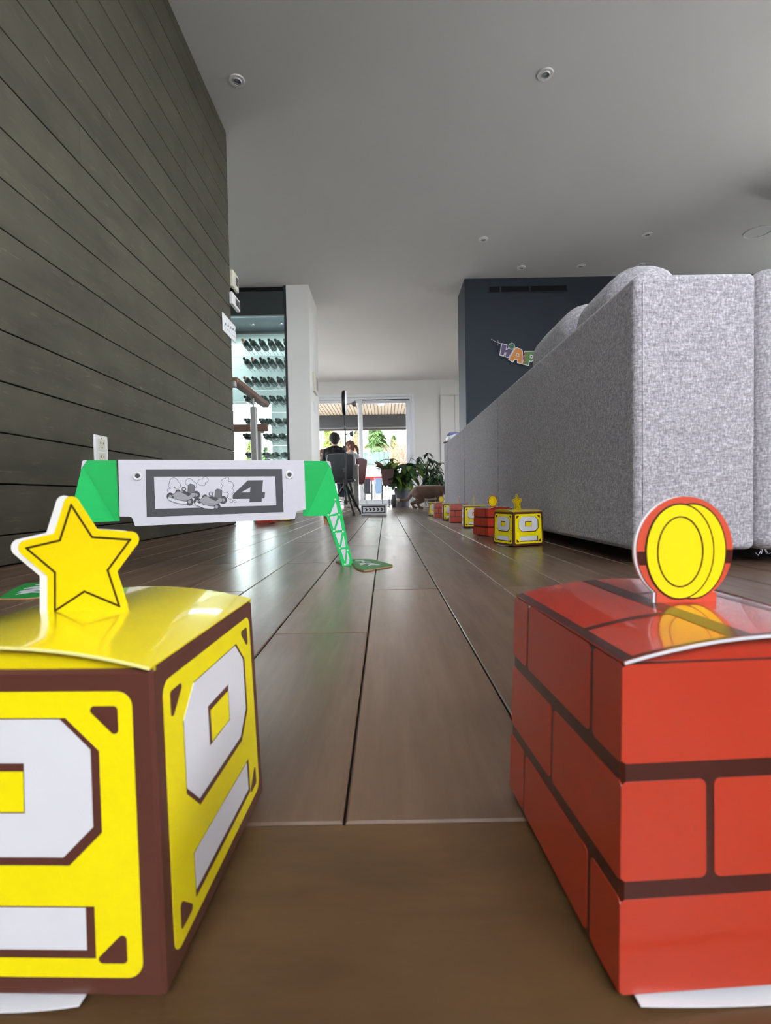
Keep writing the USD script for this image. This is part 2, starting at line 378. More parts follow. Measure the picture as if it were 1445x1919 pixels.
# ---- left wall clad with dark boards
WX, WY1 = -1.012, 3.405
wl = thing('wall_left', 'dark olive-grey wood plank wall with dark joints', 'wall', kind='structure')
part('backing', bx(-1.16, WX - 0.014, -1.7, WY1 - 0.006, 0.0, CEIL), 'groove_dark', wl)
PH, Z1 = 0.1365, 0.083
zs = [0.002] + [Z1 + k * PH for k in range(0, 19) if Z1 + k * PH < CEIL - 0.02] + [CEIL]
joints = {}
joint_px = {5: [(393, 727)], 12: [(150, 270)], 14: [(381, 296)], 16: [(347, 291)]}
for k in range(len(zs) - 1):
    za, zb = zs[k], zs[k + 1]
    js = []
    for v in joint_px.values():
        for (px, py) in v:
            p = at_x(px, py, WX)
            if za < p[2] < zb: js.append(float(p[1]))
    if not js: js = [rng.uniform(-0.6, 0.25)]
    ends = [-1.7, min(js) - rng.uniform(0.9, 1.5)] + sorted(js) + [WY1]
    if ends[1] < -1.5: ends.pop(1)
    for a, b in zip(ends[:-1], ends[1:]):
        m = plank_mesh(0, 1, 0, 1, 0, 1, 0)  # replaced below
        d = rng.uniform(0, 0.0012)
        m = plank_mesh(a + 0.0006, b - 0.0006, za + 0.0016, zb - 0.0016, 0, 0.016, 0.0016)
        m.vertices = m.vertices[:, [2, 0, 1]]; m.vertices[:, 0] += WX - 0.016 - d
        part('plank', m, 'wall_plank', wl)

# ---- recess beyond it, outer walls
SW = (4.2, 5.4, 0.35, 1.35)
DW = (7.6, 9.8, 0.3, 2.2)      # dining room window on the same side       # tall stair window in the recess
part('wall_recess', cat(bx(-3.6, -3.5, 2.0, SW[0], 0, CEIL), bx(-3.6, -3.5, SW[1], DW[0], 0, CEIL), bx(-3.6, -3.5, DW[1], 10.6, 0, CEIL), bx(-3.6, -3.5, DW[0], DW[1], 0, DW[2]), bx(-3.6, -3.5, DW[0], DW[1], DW[3], CEIL), bx(-3.6, -3.5, SW[0], SW[1], 0, SW[2]), bx(-3.6, -3.5, SW[0], SW[1], SW[3], CEIL)), 'wall_white', kind='structure', label='white wall at the far end of the stair recess', cat='wall')
w5 = thing('window_5', 'tall window of the stair recess behind the plank wall', 'window', kind='structure')
part('window_frame', cat(*[cbx(-3.58, -3.52, y, y + 0.06, SW[2], SW[3], 0.004) for y in (SW[0], (SW[0] + SW[1]) / 2 - 0.03, SW[1] - 0.06)], *[cbx(-3.58, -3.52, SW[0], SW[1], z, z + 0.06, 0.004) for z in (SW[2], SW[3] - 0.06)]), 'trim_white', w5)
part('pane', bx(-3.553, -3.547, SW[0], SW[1], SW[2], SW[3]), 'pane', w5)
w6 = thing('window_6', 'side window of the dining room behind the pillar', 'window', kind='structure')
part('window_frame', cat(*[cbx(-3.58, -3.52, y, y + 0.06, DW[2], DW[3], 0.004) for y in (DW[0], (DW[0] + DW[1]) / 2 - 0.03, DW[1] - 0.06)], *[cbx(-3.58, -3.52, DW[0], DW[1], z, z + 0.06, 0.004) for z in (DW[2], DW[3] - 0.06)]), 'trim_white', w6)
part('pane', bx(-3.553, -3.547, DW[0], DW[1], DW[2], DW[3]), 'pane', w6)
RWIN = ((3.3, -0.9, 3.9, 0.95, 2.48), (5.0, 7.2, 9.9, 0.35, 2.3), (5.0, 4.45, 5.6, 0.6, 2.35))      # x, y0, y1, z0, z1 of the glazed openings: living room, dining room
def holed(x, y0, y1, w): return [bx(x, x + 0.2, y0, w[1], 0, CEIL), bx(x, x + 0.2, w[2], y1, 0, CEIL), bx(x, x + 0.2, w[1], w[2], 0, w[3]), bx(x, x + 0.2, w[1], w[2], w[4], CEIL)]
part('wall_right', cat(*holed(3.3, -1.7, 4.1, RWIN[0]), bx(3.3, 5.2, 4.1, 4.3, 0, CEIL), *holed(5.0, 4.3, 5.7, RWIN[2]), *holed(5.0, 5.7, 10.6, RWIN[1])), 'wall_white', kind='structure', label='white side wall of the living room beyond the sofa', cat='wall')
for i, (xw, ya, yb, za, zb) in enumerate(RWIN):
    wn = thing(f'window_{(3, 4, 7)[i]}', ('wide side window of the living room', 'side window of the dining room', 'narrow side window beside the navy wall')[i], 'window', kind='structure')
    fr_ = [cbx(xw + 0.06, xw + 0.14, ya, yb, za, za + 0.06, 0.004), cbx(xw + 0.06, xw + 0.14, ya, yb, zb - 0.06, zb, 0.004)] + [cbx(xw + 0.06, xw + 0.14, y, y + 0.06, za, zb, 0.004) for y in np.linspace(ya, yb - 0.06, 4)]
    part('window_frame', cat(*fr_), 'trim_white', wn)
    part('pane', bx(xw + 0.097, xw + 0.103, ya, yb, za, zb), 'pane', wn)
part('wall_stair', bx(-3.5, -1.16, 3.2, 3.395, 0, CEIL), 'wall_white', kind='structure', label='white wall behind the plank wall, closing the stair recess', cat='wall')
# ---- white pillar between the wine cabinet and the dining room
PIL = (-1.092, -0.834, 5.80, 6.52)
part('wall_pillar', cbx(PIL[0], PIL[1], PIL[2], PIL[3], 0, CEIL, 0.003), 'wall_white', kind='structure', label='white pillar wall between wine cabinet and dining room', cat='pillar')
# wall that closes the cabinet off from the dining room, with an opening glazed through to it
CB = 6.42
# ---- dark partition on the right
DX0 = at_y(872, 600, 5.70)[0]
dw = thing('wall_partition', 'slate navy partition wall behind the sofa', 'wall', kind='structure')
part('wall_body', cbx(DX0, 5.0, 5.72, 6.25, 0, CEIL, 0.002), 'dark_wall', dw)
# slot vent near the top of the partition
v0, v1 = at_y(914, 536, 5.71), at_y(1064, 532, 5.71)
zt, zb_ = at_y(920, 535.5, 5.71)[2], at_y(920, 548.5, 5.71)[2]
vent = thing('air_vent', 'black linear slot vent high on the navy partition wall', 'air vent', ((v0[0] + v1[0]) / 2, 5.72, (zt + zb_) / 2))
hw, hh = (v1[0] - v0[0]) / 2, (zt - zb_) / 2
part('frame', cat(bx(-hw, hw, -0.008, 0.0, hh - 0.008, hh), bx(-hw, hw, -0.008, 0.0, -hh, -hh + 0.008), bx(-hw, -hw + 0.02, -0.008, 0.0, -hh, hh), bx(hw - 0.01, hw, -0.008, 0.0, -hh, hh)), 'dark_wall', vent)
part('duct', bx(-hw + 0.02, hw - 0.01, -0.003, 0.0, -hh + 0.008, hh - 0.008), 'vent_black', vent)
for u in (-0.68, 0.06): part('divider', bx(u * hw - 0.009, u * hw + 0.009, -0.007, 0.0, -hh + 0.006, hh - 0.006), 'charcoal', vent)

# ---- far wall with the sliding door, a window on the left and a flush door on the right
FY = 10.6
dl, dr = -1.62, at_y(773, 850, FY)[0]
dtop = at_y(690, 744, FY)[2]
wl0, wl1 = -3.3, -1.95
wtop, wbot = 2.25, 0.12
fwall = cat(bx(-3.5, wl0, FY, FY + 0.2, 0, CEIL), bx(wl1, dl, FY, FY + 0.2, 0, CEIL), bx(dr, 5.0, FY, FY + 0.2, 0, CEIL), bx(dl, dr, FY, FY + 0.2, dtop, CEIL), bx(wl0, wl1, FY, FY + 0.2, wtop, CEIL), bx(wl0, wl1, FY, FY + 0.2, 0, wbot))
part('wall_far', fwall, 'wall_white', kind='structure', label='white far wall of the dining room around the sliding door', cat='wall')
part('trim_1', cat(cbx(dr, dr + 0.06, FY - 0.012, FY, 0, dtop + 0.06, 0.003), cbx(dl - 0.06, dl, FY - 0.012, FY, 0, dtop + 0.06, 0.003), cbx(dl, dr, FY - 0.012, FY, dtop, dtop + 0.06, 0.003)), 'trim_white', kind='structure', label='white casing around the sliding patio door', cat='door trim')
d1 = thing('door_1', 'white framed two-panel glass sliding patio door', 'door', kind='structure')
FR = 0.045
part('door_frame', cat(cbx(dl, dl + FR, FY + 0.02, FY + 0.18, 0, dtop, 0.004), cbx(dr - FR, dr, FY + 0.02, FY + 0.18, 0, dtop, 0.004), cbx(dl + FR - 0.001, dr - FR + 0.001, FY + 0.022, FY + 0.178, dtop - FR, dtop - 0.001, 0.004), cbx(dl + FR - 0.001, dr - FR + 0.001, FY + 0.022, FY + 0.178, 0.001, 0.03, 0.004)), 'trim_white', d1)
mid = at_y(676, 850, FY)[0]
for (a, b, yy) in ((dl + FR, mid + 0.05, FY + 0.05), (mid - 0.05, dr - FR, FY + 0.11)):
    sp = part('sash', cat(cbx(a, a + 0.075, yy, yy + 0.045, 0.03, dtop - FR, 0.003), cbx(b - 0.075, b, yy, yy + 0.045, 0.03, dtop - FR, 0.003), cbx(a + 0.074, b - 0.074, yy + 0.002, yy + 0.043, dtop - FR - 0.07, dtop - FR - 0.001, 0.003), cbx(a + 0.074, b - 0.074, yy + 0.002, yy + 0.043, 0.031, 0.11, 0.003)), 'trim_white', d1)
    part('pane', bx(a + 0.075, b - 0.075, yy + 0.018, yy + 0.024, 0.11, dtop - FR - 0.07), 'pane', sp)
part('track', bx(mid + 0.052, dr - FR - 0.002, FY + 0.045, FY + 0.055, dtop - FR - 0.012, dtop - FR - 0.001), 'charcoal', d1)
w2 = thing('window_2', 'bright dining room window seen through the wine cabinet', 'window', kind='structure')
part('window_frame', cat(cbx(wl0, wl0 + 0.06, FY + 0.03, FY + 0.12, wbot, wtop, 0.004), cbx(wl1 - 0.06, wl1, FY + 0.03, FY + 0.12, wbot, wtop, 0.004), cbx(wl0, wl1, FY + 0.03, FY + 0.12, wtop - 0.06, wtop, 0.004), cbx(wl0, wl1, FY + 0.03, FY + 0.12, wbot, wbot + 0.06, 0.004)), 'trim_white', w2)
part('pane', bx(wl0 + 0.06, wl1 - 0.06, FY + 0.07, FY + 0.076, wbot + 0.06, wtop - 0.06), 'pane', w2)
# flush white door beside the plants
fa, fb, ft = at_y(825.5, 850, FY)[0], at_y(853.5, 850, FY)[0], at_y(840, 740.5, FY)[2]
d2 = thing('door_2', 'flush white closet door in the far wall above the plants', 'door', kind='structure')
part('door_leaf', cbx(fa + 0.006, fb - 0.006, FY - 0.022, FY - 0.001, 0.01, ft - 0.006, 0.002), 'wall_white', d2)
part('shadow_gap', bx(fa, fb, FY - 0.003, FY - 0.0005, 0.0, ft), 'print_mid', d2)
part('door_leaf', cbx(fb + 0.0, fb + 0.5, FY - 0.022, FY - 0.001, 0.01, ft - 0.012, 0.002), 'wall_white', d2)

# ---- window wall behind the camera
RY0 = -1.7
BX0, BX1, BZ0, BZ1 = -0.9, 1.7, 1.05, 2.5
part('wall_rear', cat(bx(-1.16, BX0, RY0 - 0.2, RY0, 0, CEIL), bx(BX1, 3.5, RY0 - 0.2, RY0, 0, CEIL), bx(BX0, BX1, RY0 - 0.2, RY0, 0, BZ0), bx(BX0, BX1, RY0 - 0.2, RY0, BZ1, CEIL)), 'wall_white', kind='structure', label='white window wall at the rear of the living room', cat='wall')
w1 = thing('window_1', 'wide living room window behind the viewer', 'window', kind='structure')
fr = [cbx(BX0, BX1, RY0 - 0.14, RY0 - 0.06, BZ0, BZ0 + 0.06, 0.004), cbx(BX0, BX1, RY0 - 0.14, RY0 - 0.06, BZ1 - 0.06, BZ1, 0.004)]
for i in range(5):
    x = BX0 + (BX1 - BX0 - 0.06) * i / 4; fr.append(cbx(x, x + 0.06, RY0 - 0.14, RY0 - 0.06, BZ0, BZ1, 0.004))
part('window_frame', cat(*fr), 'trim_white', w1)
part('pane', bx(BX0, BX1, RY0 - 0.105, RY0 - 0.099, BZ0, BZ1), 'pane', w1)

# ================================================================== WINE CABINET
CX0, CY0 = -3.0, 5.82
HZ = at_y(500, 590, CY0)[2]         # underside of the header
cab = thing('wine_cabinet', 'glass-fronted walk-in wine cabinet with white back beside the pillar', 'wine cabinet', (0, 0, 0))
part('header', cbx(CX0, PIL[0] - 0.002, CY0, CY0 + 0.05, HZ, CEIL - 0.06, 0.003), 'cabinet_header', cab)
part('shadow_gap', bx(CX0, PIL[0] - 0.002, CY0 + 0.03, CY0 + 0.05, CEIL - 0.06, CEIL - 0.001), 'vent_black', cab)
part('header_trim', cbx(CX0, PIL[0] - 0.002, CY0 - 0.006, CY0 + 0.05, HZ - 0.014, HZ, 0.002), 'steel', cab)
part('side_frame', cbx(PIL[0] - 0.028, PIL[0] - 0.001, CY0 - 0.012, CY0 + 0.055, 0, CEIL - 0.001, 0.002), 'charcoal', cab)
zc = HZ - 0.012
part('perforated_ceiling', bx(CX0, PIL[0] - 0.03, CY0 + 0.052, CB, zc + 0.012, zc + 0.03), 'perforated', cab)
part('ceiling_trim', cbx(CX0, PIL[0] - 0.03, CB - 0.02, CB - 0.001, zc - 0.012, zc + 0.010, 0.002), 'steel', cab)
# back panel of white boards around a glazed opening to the dining room
oL, oR = at_y(446, 800, CB)[0] - 0.5, at_y(509, 800, CB)[0]
oT = at_y(480, 757, CB)[2]; oB = 0.35
bz = []
z = zc - 0.012
backs = []
def back_board(x0, x1, za, zb):
    m = plank_mesh(x0, x1, za + 0.0015, zb - 0.0015, 0, 0.02, 0.0015); m.vertices = m.vertices[:, [0, 2, 1]]; m.vertices[:, 1] = CB + 0.02 - m.vertices[:, 1]; m.invert(); return m
n = 16; hts = np.linspace(0.0, z, n + 1)
for k in range(n):
    za, zb = hts[k], hts[k + 1]
    if zb <= oB or za >= oT: part('back_board', back_board(CX0, PIL[0] - 0.001, za, zb), 'cabinet_white', cab)
    else:
        part('back_board', back_board(oR, PIL[0] - 0.001, za, zb), 'cabinet_white', cab)
        part('back_board', back_board(CX0, oL, za, zb), 'cabinet_white', cab)
        if zb > oT: part('back_board', back_board(oL, oR, oT, zb), 'cabinet_white', cab)
        if za < oB: part('back_board', back_board(oL, oR, za, oB), 'cabinet_white', cab)
part('rear_pane', bx(oL, oR, CB + 0.006, CB + 0.012, oB, oT), 'pane', cab)
part('front_pane', bx(CX0, PIL[0] - 0.029, CY0 + 0.02, CY0 + 0.028, 0.01, HZ - 0.014), 'cabinet_pane', cab)
part('cabinet_side', bx(CX0 - 0.05, CX0, CY0, CB + 0.02, 0, CEIL - 0.002), 'cabinet_white', cab)
for (px, py) in ((473, 608), (527, 607)):
    q = at_z(px, py, zc + 0.012)
    part('spotlight', trimesh.util.concatenate([cyl((q[0], q[1], zc + 0.004), (q[0], q[1], zc + 0.013), 0.024, 0.03, 16)]), 'steel', cab)
led = thing('led_strip', 'slim vertical light strip inside the wine cabinet behind its side frame', 'light strip', (PIL[0] - 0.012, CY0 + 0.062, 0))
part('strip_housing', bx(-0.012, 0.010, -0.004, 0.006, 0.05, HZ - 0.03), 'steel', led)
for (lx_, ly_, ang, inten, wd_, ht_) in ((PIL[0] - 0.032, CY0 + 0.075, 62, 30.0, 0.04, 2.0),):
    L = UsdLux.RectLight.Define(stage, '/World/cabinet_light'); L.CreateWidthAttr(wd_); L.CreateHeightAttr(ht_); L.CreateIntensityAttr(inten); L.CreateColorAttr(Gf.Vec3f(0.93, 1.0, 0.99))
    L.AddTranslateOp().Set(Gf.Vec3d(lx_, ly_, 1.12)); L.AddRotateXYZOp().Set(Gf.Vec3f(90, 0, ang))
L2 = UsdLux.RectLight.Define(stage, '/World/cabinet_ceiling_light'); L2.CreateWidthAttr(1.6); L2.CreateHeightAttr(0.2); L2.CreateIntensityAttr(9.0); L2.CreateColorAttr(Gf.Vec3f(0.93, 1.0, 0.99)); L2.AddTranslateOp().Set(Gf.Vec3d(-2.0, 6.0, zc - 0.03))

# bottles lying on their sides, neck towards the room, on pairs of rails
rows = [(637, [454.2, 470.1, 486.1, 502.0, 517.6, 533.0]), (672, [455.5, 471.5, 487, 503, 518.4, 533.8]), (708, [456, 472, 488, 503.5, 519.4, 535]), (743.5, [457, 473, 489.3, 504.7, 520.5, 535.7]),
        (786, [460, 487, 500, 517, 533, 546]), (815, [456, 465, 494, 509, 526, 542]), (851, [461, 470, 496, 513, 530, 545])]
YN = 5.955
BK = 1.17
prof = [(0, 0), (0.030, 0.0), (0.0375, 0.006), (0.038, 0.02), (0.038, 0.185), (0.033, 0.208), (0.020, 0.232), (0.0152, 0.25), (0.0148, 0.30), (0, 0.30)]
def to_neck(m): m.vertices = m.vertices[:, [0, 2, 1]] * np.array([1.0, -BK, 1.0]); m.fix_normals(); return m
def bottle(label, loc, group, foil):
    t = thing('wine_bottle', label, 'wine bottle', loc, 0, group)
    part('glass_body', to_neck(lathe(prof, 20)), 'bottle_glass', t, smooth=40)
    part('capsule', to_neck(lathe([(0.0, 0.3012), (0.0162, 0.3012), (0.0168, 0.296), (0.0160, 0.262), (0.0152, 0.2605)], 16)), foil, t, smooth=40)
    return t
rack = thing('bottle_rack', 'short steel pegs on the back boards carrying the wine bottles', 'bottle rack')
first = {}
words = ['top', 'second', 'third', 'fourth', 'fifth', 'sixth', 'lowest']
nth = ['next to the pillar', 'second from the pillar', 'third from the pillar', 'fourth from the pillar', 'fifth from the pillar', 'sixth from the pillar']
rails = []
for r, (py, xs) in enumerate(rows):
    zr = None
    for c, px in enumerate(sorted(xs, reverse=True)):
        q = at_y(px, py, YN); zr = q[2]
        foil = 'bottle_foil_copper' if (r, c) in ((1, 4), (2, 5), (0, 5)) else 'bottle_foil'
        lab = f'dark wine bottle {nth[c]} in the {words[r]} row of the wine cabinet'
        loc = (q[0], YN + 0.30 * BK, q[2])
        in_front = q[0] > oR + 0.01 or q[2] > oT + 0.05
        for sx_ in (-0.021, 0.021): part('peg', cyl((q[0] + sx_, YN + 0.12, q[2] - 0.0359), (q[0] + sx_, CB - (0.0005 if in_front else -0.0045), q[2] - 0.0359), 0.0035, n=8), 'steel', rack)
        if foil not in first: first[foil] = bottle(lab, loc, f'wine bottles in the {words[r]} cabinet row', foil)
        else: dup(first[foil], lab, loc, rng.uniform(-2, 2), f'wine bottles in the {words[r]} cabinet row')

# ---- stair guard in front of it: white posts and wooden handrails
sg = thing('stair_railing', 'brown wooden handrail on a pale post running beside the plank wall', 'railing', (0, 0, 0))
YE = 4.36
hr = at_y(498, 757, YE); X = hr[0]
part('handrail', cbx(X - 0.03, X + 0.03, 3.44, YE, hr[2] - 0.03, hr[2] + 0.012, 0.006), 'rail_wood', sg)
pp = at_x(476, 800, X)
part('post', cbx(X - 0.022, X + 0.022, pp[1] - 0.022, pp[1] + 0.022, 0, hr[2] - 0.10, 0.003), 'post_grey', sg)
part('post_pin', cyl((X, pp[1], hr[2] - 0.10), (X, pp[1], hr[2] - 0.028), 0.007, n=10), 'post_grey', sg)
part('wall_bracket', cbx(WX - 0.03, X + 0.02, 3.407, 3.445, hr[2] - 0.06, hr[2] - 0.02, 0.003), 'post_grey', sg)
sg2 = thing('stair_railing', 'lower brown handrail crossing in front of the wine bottles', 'railing', (0, 0, 0))
a, b = at_y(502, 795, 5.35), at_y(502, 808, 5.35)
part('handrail', cbx(-2.6, a[0], 5.32, 5.38, b[2], a[2], 0.006), 'rail_wood', sg2)
p2 = at_y(486.5, 830, 5.35)
part('post', cbx(p2[0] - 0.018, p2[0] + 0.018, 5.33, 5.37, 0, b[2] + 0.002, 0.003), 'post_grey', sg2)
part('post', cbx(-2.5, -2.464, 5.33, 5.37, 0, b[2] + 0.002, 0.003), 'post_grey', sg2)
part('bracket', bx(p2[0] - 0.05, p2[0] + 0.05, 5.335, 5.365, b[2] - 0.02, b[2]), 'post_grey', sg2)

# ---- ceiling fittings
def downlight(label, px, py, R=0.045, first=None):
    q = at_z(px, py, CEIL)
    if first: return dup(first, label, (q[0], q[1], CEIL), 0, 'recessed ceiling downlights')
    t = thing('ceiling_downlight', label, 'ceiling light', (q[0], q[1], CEIL), 0, 'recessed ceiling downlights')
    part('trim_ring', lathe([(R * 0.52, 0.0), (R * 0.54, -0.012), (R * 0.62, -0.006), (R * 0.80, -0.008), (R * 0.97, -0.008), (R, -0.004), (R, 0.0)], 36), 'white_plastic', t, smooth=35)
    part('baffle', lathe([(0.0, -0.001), (R * 0.40, -0.001), (R * 0.40, -0.010), (R * 0.50, -0.010), (R * 0.52, 0.0)], 36), 'print_grey', t, smooth=35)
    part('lamp', lathe([(0.0, -0.006), (R * 0.2, -0.006), (R * 0.26, -0.001)], 24), 'lens', t, smooth=35)
    return t
dl0 = downlight('recessed downlight in the ceiling close to the dark plank wall', 444, 150)
downlight('recessed downlight in the ceiling above the sofa, nearest of the six over there', 1022, 138, first=dl0)
downlight('recessed downlight in the ceiling farthest out from the vent, above the white hallway corner', 906, 448, first=dl0)
downlight('recessed downlight over the left end of the slot vent', 977, 501, first=dl0)
downlight('recessed downlight over the right end of the slot vent', 1089, 498, first=dl0)
downlight('recessed downlight just above the topmost sofa cushion', 1201, 496, first=dl0)
downlight('recessed downlight on its own between topmost cushion and ceiling speaker', 1213, 439, first=dl0)
q = at_z(1421, 434, CEIL)
sp = thing('ceiling_speaker', 'large round flush ceiling speaker with white grille', 'ceiling speaker', (q[0], q[1], CEIL))
part('rim', lathe([(0.105, 0), (0.107, -0.010), (0.118, -0.010), (0.122, -0.004), (0.122, 0)], 48), 'white_plastic', sp, smooth=35)
part('grille', lathe([(0, -0.004), (0.106, -0.004), (0.106, 0)], 48), 'ceiling_white', sp, smooth=35)

# ---- things on the plank wall
def wall_px(px, py): return at_x(px, py, WX)
def plate(label, name, cat_, pa, pb, pc, depth, m):
    """pa top-left, pb bottom-left, pc right edge in the photograph; a plate on the plank wall"""
    a, b, c = wall_px(*pa), wall_px(*pb), wall_px(*pc)
    zc_, hh_ = (a[2] + b[2]) / 2, (a[2] - b[2]) / 2; yc, hw_ = (a[1] + c[1]) / 2, (c[1] - a[1]) / 2
    t = thing(name, label, cat_, (WX, yc, zc_))
    part('faceplate', cbx(0.0, depth, -hw_, hw_, -hh_, hh_, min(0.004, depth * 0.4)), m, t)
    return t, hw_, hh_
t, a, b = plate('beige wall controller with a dark display, upper of the two on the plank wall', 'wall_thermostat', 'thermostat', (430.5, 504.6), (431.2, 535.5), (441.2, 520), 0.022, 'beige_plastic')
part('display', bx(0.0225, 0.0235, -0.1 * a, 0.75 * a, -0.45 * b, 0.62 * b), 'screen_dark', t)
part('button_strip', bx(0.0225, 0.0232, -0.05 * a, 0.7 * a, -0.78 * b, -0.62 * b), 'white_plastic', t)
t, a, b = plate('white thermostat with a dark square screen, lower of the two on the plank wall', 'wall_thermostat', 'thermostat', (429.0, 546), (429.5, 568.3), (443.6, 570), 0.024, 'white_plastic')
part('display', bx(0.0245, 0.0255, -0.25 * a, 0.75 * a, -0.62 * b, 0.55 * b), 'screen_dark', t)
t, a, b = plate('white five-gang light switch plate on the plank wall below the thermostats', 'light_switch', 'light switch', (415.3, 584.2), (415.8, 618.4), (439.8, 626), 0.008, 'white_plastic')
for i in range(5):
    y = (-0.8 + 0.4 * i) * a
    r = part('rocker', cbx(0.0082, 0.0125, y - 0.11 * a, y + 0.11 * a, -0.5 * b, 0.5 * b, 0.001), 'trim_white', t)
    part('slider', cbx(0.0125, 0.017, y - 0.05 * a, y + 0.05 * a, (-0.3 + 0.12 * i) * b, (-0.05 + 0.12 * i) * b, 0.001), 'print_grey', r)
oa = wall_px(173.5, 813.5); oc = wall_px(198, 818)
yc = (oa[1] + oc[1]) / 2; ww = (oc[1] - oa[1]) / 2; hh = 0.058
ot = thing('wall_outlet', 'white double power outlet low on the plank wall behind the banner', 'power outlet', (WX, yc, oa[2] - hh))
part('faceplate', cbx(0, 0.007, -ww, ww, -hh, hh, 0.002), 'white_plastic', ot)
for zc2 in (0.024, -0.024):
    s = part('socket', cbx(0.007, 0.009, -ww * 0.5, ww * 0.5, zc2 - 0.021, zc2 + 0.021, 0.001), 'beige_plastic', ot)
    part('slot', cat(bx(0.009, 0.0094, -0.26 * ww, -0.17 * ww, zc2 + 0.002, zc2 + 0.011), bx(0.009, 0.0094, 0.17 * ww, 0.26 * ww, zc2 + 0.003, zc2 + 0.010), cyl((0.009, 0, zc2 - 0.009), (0.0094, 0, zc2 - 0.009), 0.003, n=10)), 'screen_dark', s)
for z in (hh * 0.84, -hh * 0.84): part('screw', cyl((0.007, 0, z), (0.0085, 0, z), 0.0028, n=10), 'steel', ot)
# ---- things on the pillar's right side
px_ = PIL[1]
a, b, c = at_x(594.3, 711.5, px_), at_x(595, 746, px_), at_x(604.5, 722, px_)
yl = max(PIL[2] + 0.05, a[1])
t = thing('wall_panel', 'white wall-mounted control panel on the side of the pillar', 'control panel', (px_, 6.12, (a[2] + b[2]) / 2))
hh = (a[2] - b[2]) / 2
part('housing', cbx(0, 0.03, -0.14, 0.14, -hh, hh, 0.004), 'beige_plastic', t)
part('display', bx(0.0302, 0.0312, -0.02, 0.12, -hh * 0.6, hh * 0.7), 'print_grey', t)
t = thing('light_switch', 'white light switch plate on the side of the pillar', 'light switch', (px_, 6.15, at_x(599, 775, px_)[2]))
part('faceplate', cbx(0, 0.007, -0.10, 0.10, -0.06, 0.06, 0.002), 'trim_white', t)
for y in (-0.06, 0, 0.06): part('rocker', cbx(0.007, 0.012, y - 0.02, y + 0.02, -0.035, 0.035, 0.002), 'white_plastic', t)
# ================================================================== PARTY FAVOUR BOXES
S = 0.1122; ZB, ARC = 0.0026, 0.0075     # edge length, rise of the corners off the floor, arch of the lid
ZT = ZB + S - 0.003
def arch_sheet(x0, x1, y0, y1, z, rise, t, n=14):
    """a thin card arched along x"""
    xs = np.linspace(x0, x1, n + 1); zz = z + rise * (1 - (2 * (xs - x0) / (x1 - x0) - 1) ** 2)
    top = [(x, h + t / 2) for x, h in zip(xs, zz)]; bot = [(x, h - t / 2) for x, h in zip(xs, zz)][::-1]
    m = extrude(Polygon(top + bot), y1 - y0); m.vertices = m.vertices[:, [0, 2, 1]] + np.array([0, y0, 0]); m.fix_normals(); return m
def on_face(poly, side, d=0.0002, off=0.0):
    """poly in face coordinates (u right, v up from the bottom edge, metres) on one of the four sides"""
    h = S / 2 + off
    o, ux = {'front': ((-S / 2, -h, ZB), (1, 0, 0)), 'right': ((h, -S / 2, ZB), (0, 1, 0)), 'back': ((S / 2, h, ZB), (-1, 0, 0)), 'left': ((-h, S / 2, ZB), (0, -1, 0))}[side]
    return ext_on(poly, o, ux, (0, 0, 1), d)
FLARE = 0.058         # the boxes stand a little wider at the floor than at the lid
_part = part
def part(name, mesh, m, parent=None, **k):
    if parent is not None and parent.GetCustomDataByKey('category') == 'gift box':
        v = mesh.vertices; s = 1 + FLARE * np.clip(1 - v[:, 2] / ZT, 0, 1); v = v.copy(); v[:, 0] *= s; v[:, 1] *= s; mesh.vertices = v
    return _part(name, mesh, m, parent, **k)
SIDES = ('front', 'right', 'back', 'left')
def box_shell(t, body_m, lid_m, edge_m, fl=0.012, lip_m='print_white'):
    part('box_body', cbx(-S / 2, S / 2, -S / 2, S / 2, ZB, ZT, 0.0012), body_m, t)
    part('lid', arch_sheet(-S / 2, S / 2, -S / 2 - 0.0008, S / 2, ZT + 0.0008, ARC, 0.0006), lid_m, t, smooth=40)
    part('lid_edge', arch_sheet(-S / 2, S / 2, -S / 2 - 0.0014, -S / 2 - 0.0008, ZT + 0.0008, ARC, 0.0009), lip_m, t)
    seg = [(-S / 2, ZT - 0.001)] + [(x, ZT + 0.0004 + ARC * (1 - (2 * x / S) ** 2)) for x in np.linspace(-S / 2, S / 2, 15)] + [(S / 2, ZT - 0.001)]
    for y in (-S / 2 + 0.0030, S / 2 - 0.001): part('tuck_flap', ext_on(Polygon(seg), (0, y, 0), (1, 0, 0), (0, 0, 1), 0.0005), lid_m, t)
    part('bottom_flap', arch_sheet(-S / 2 + fl, S / 2 - fl, -S / 2 - 0.003, S / 2, ZB + 0.0005, -ZB, 0.0006), edge_m, t, smooth=40)
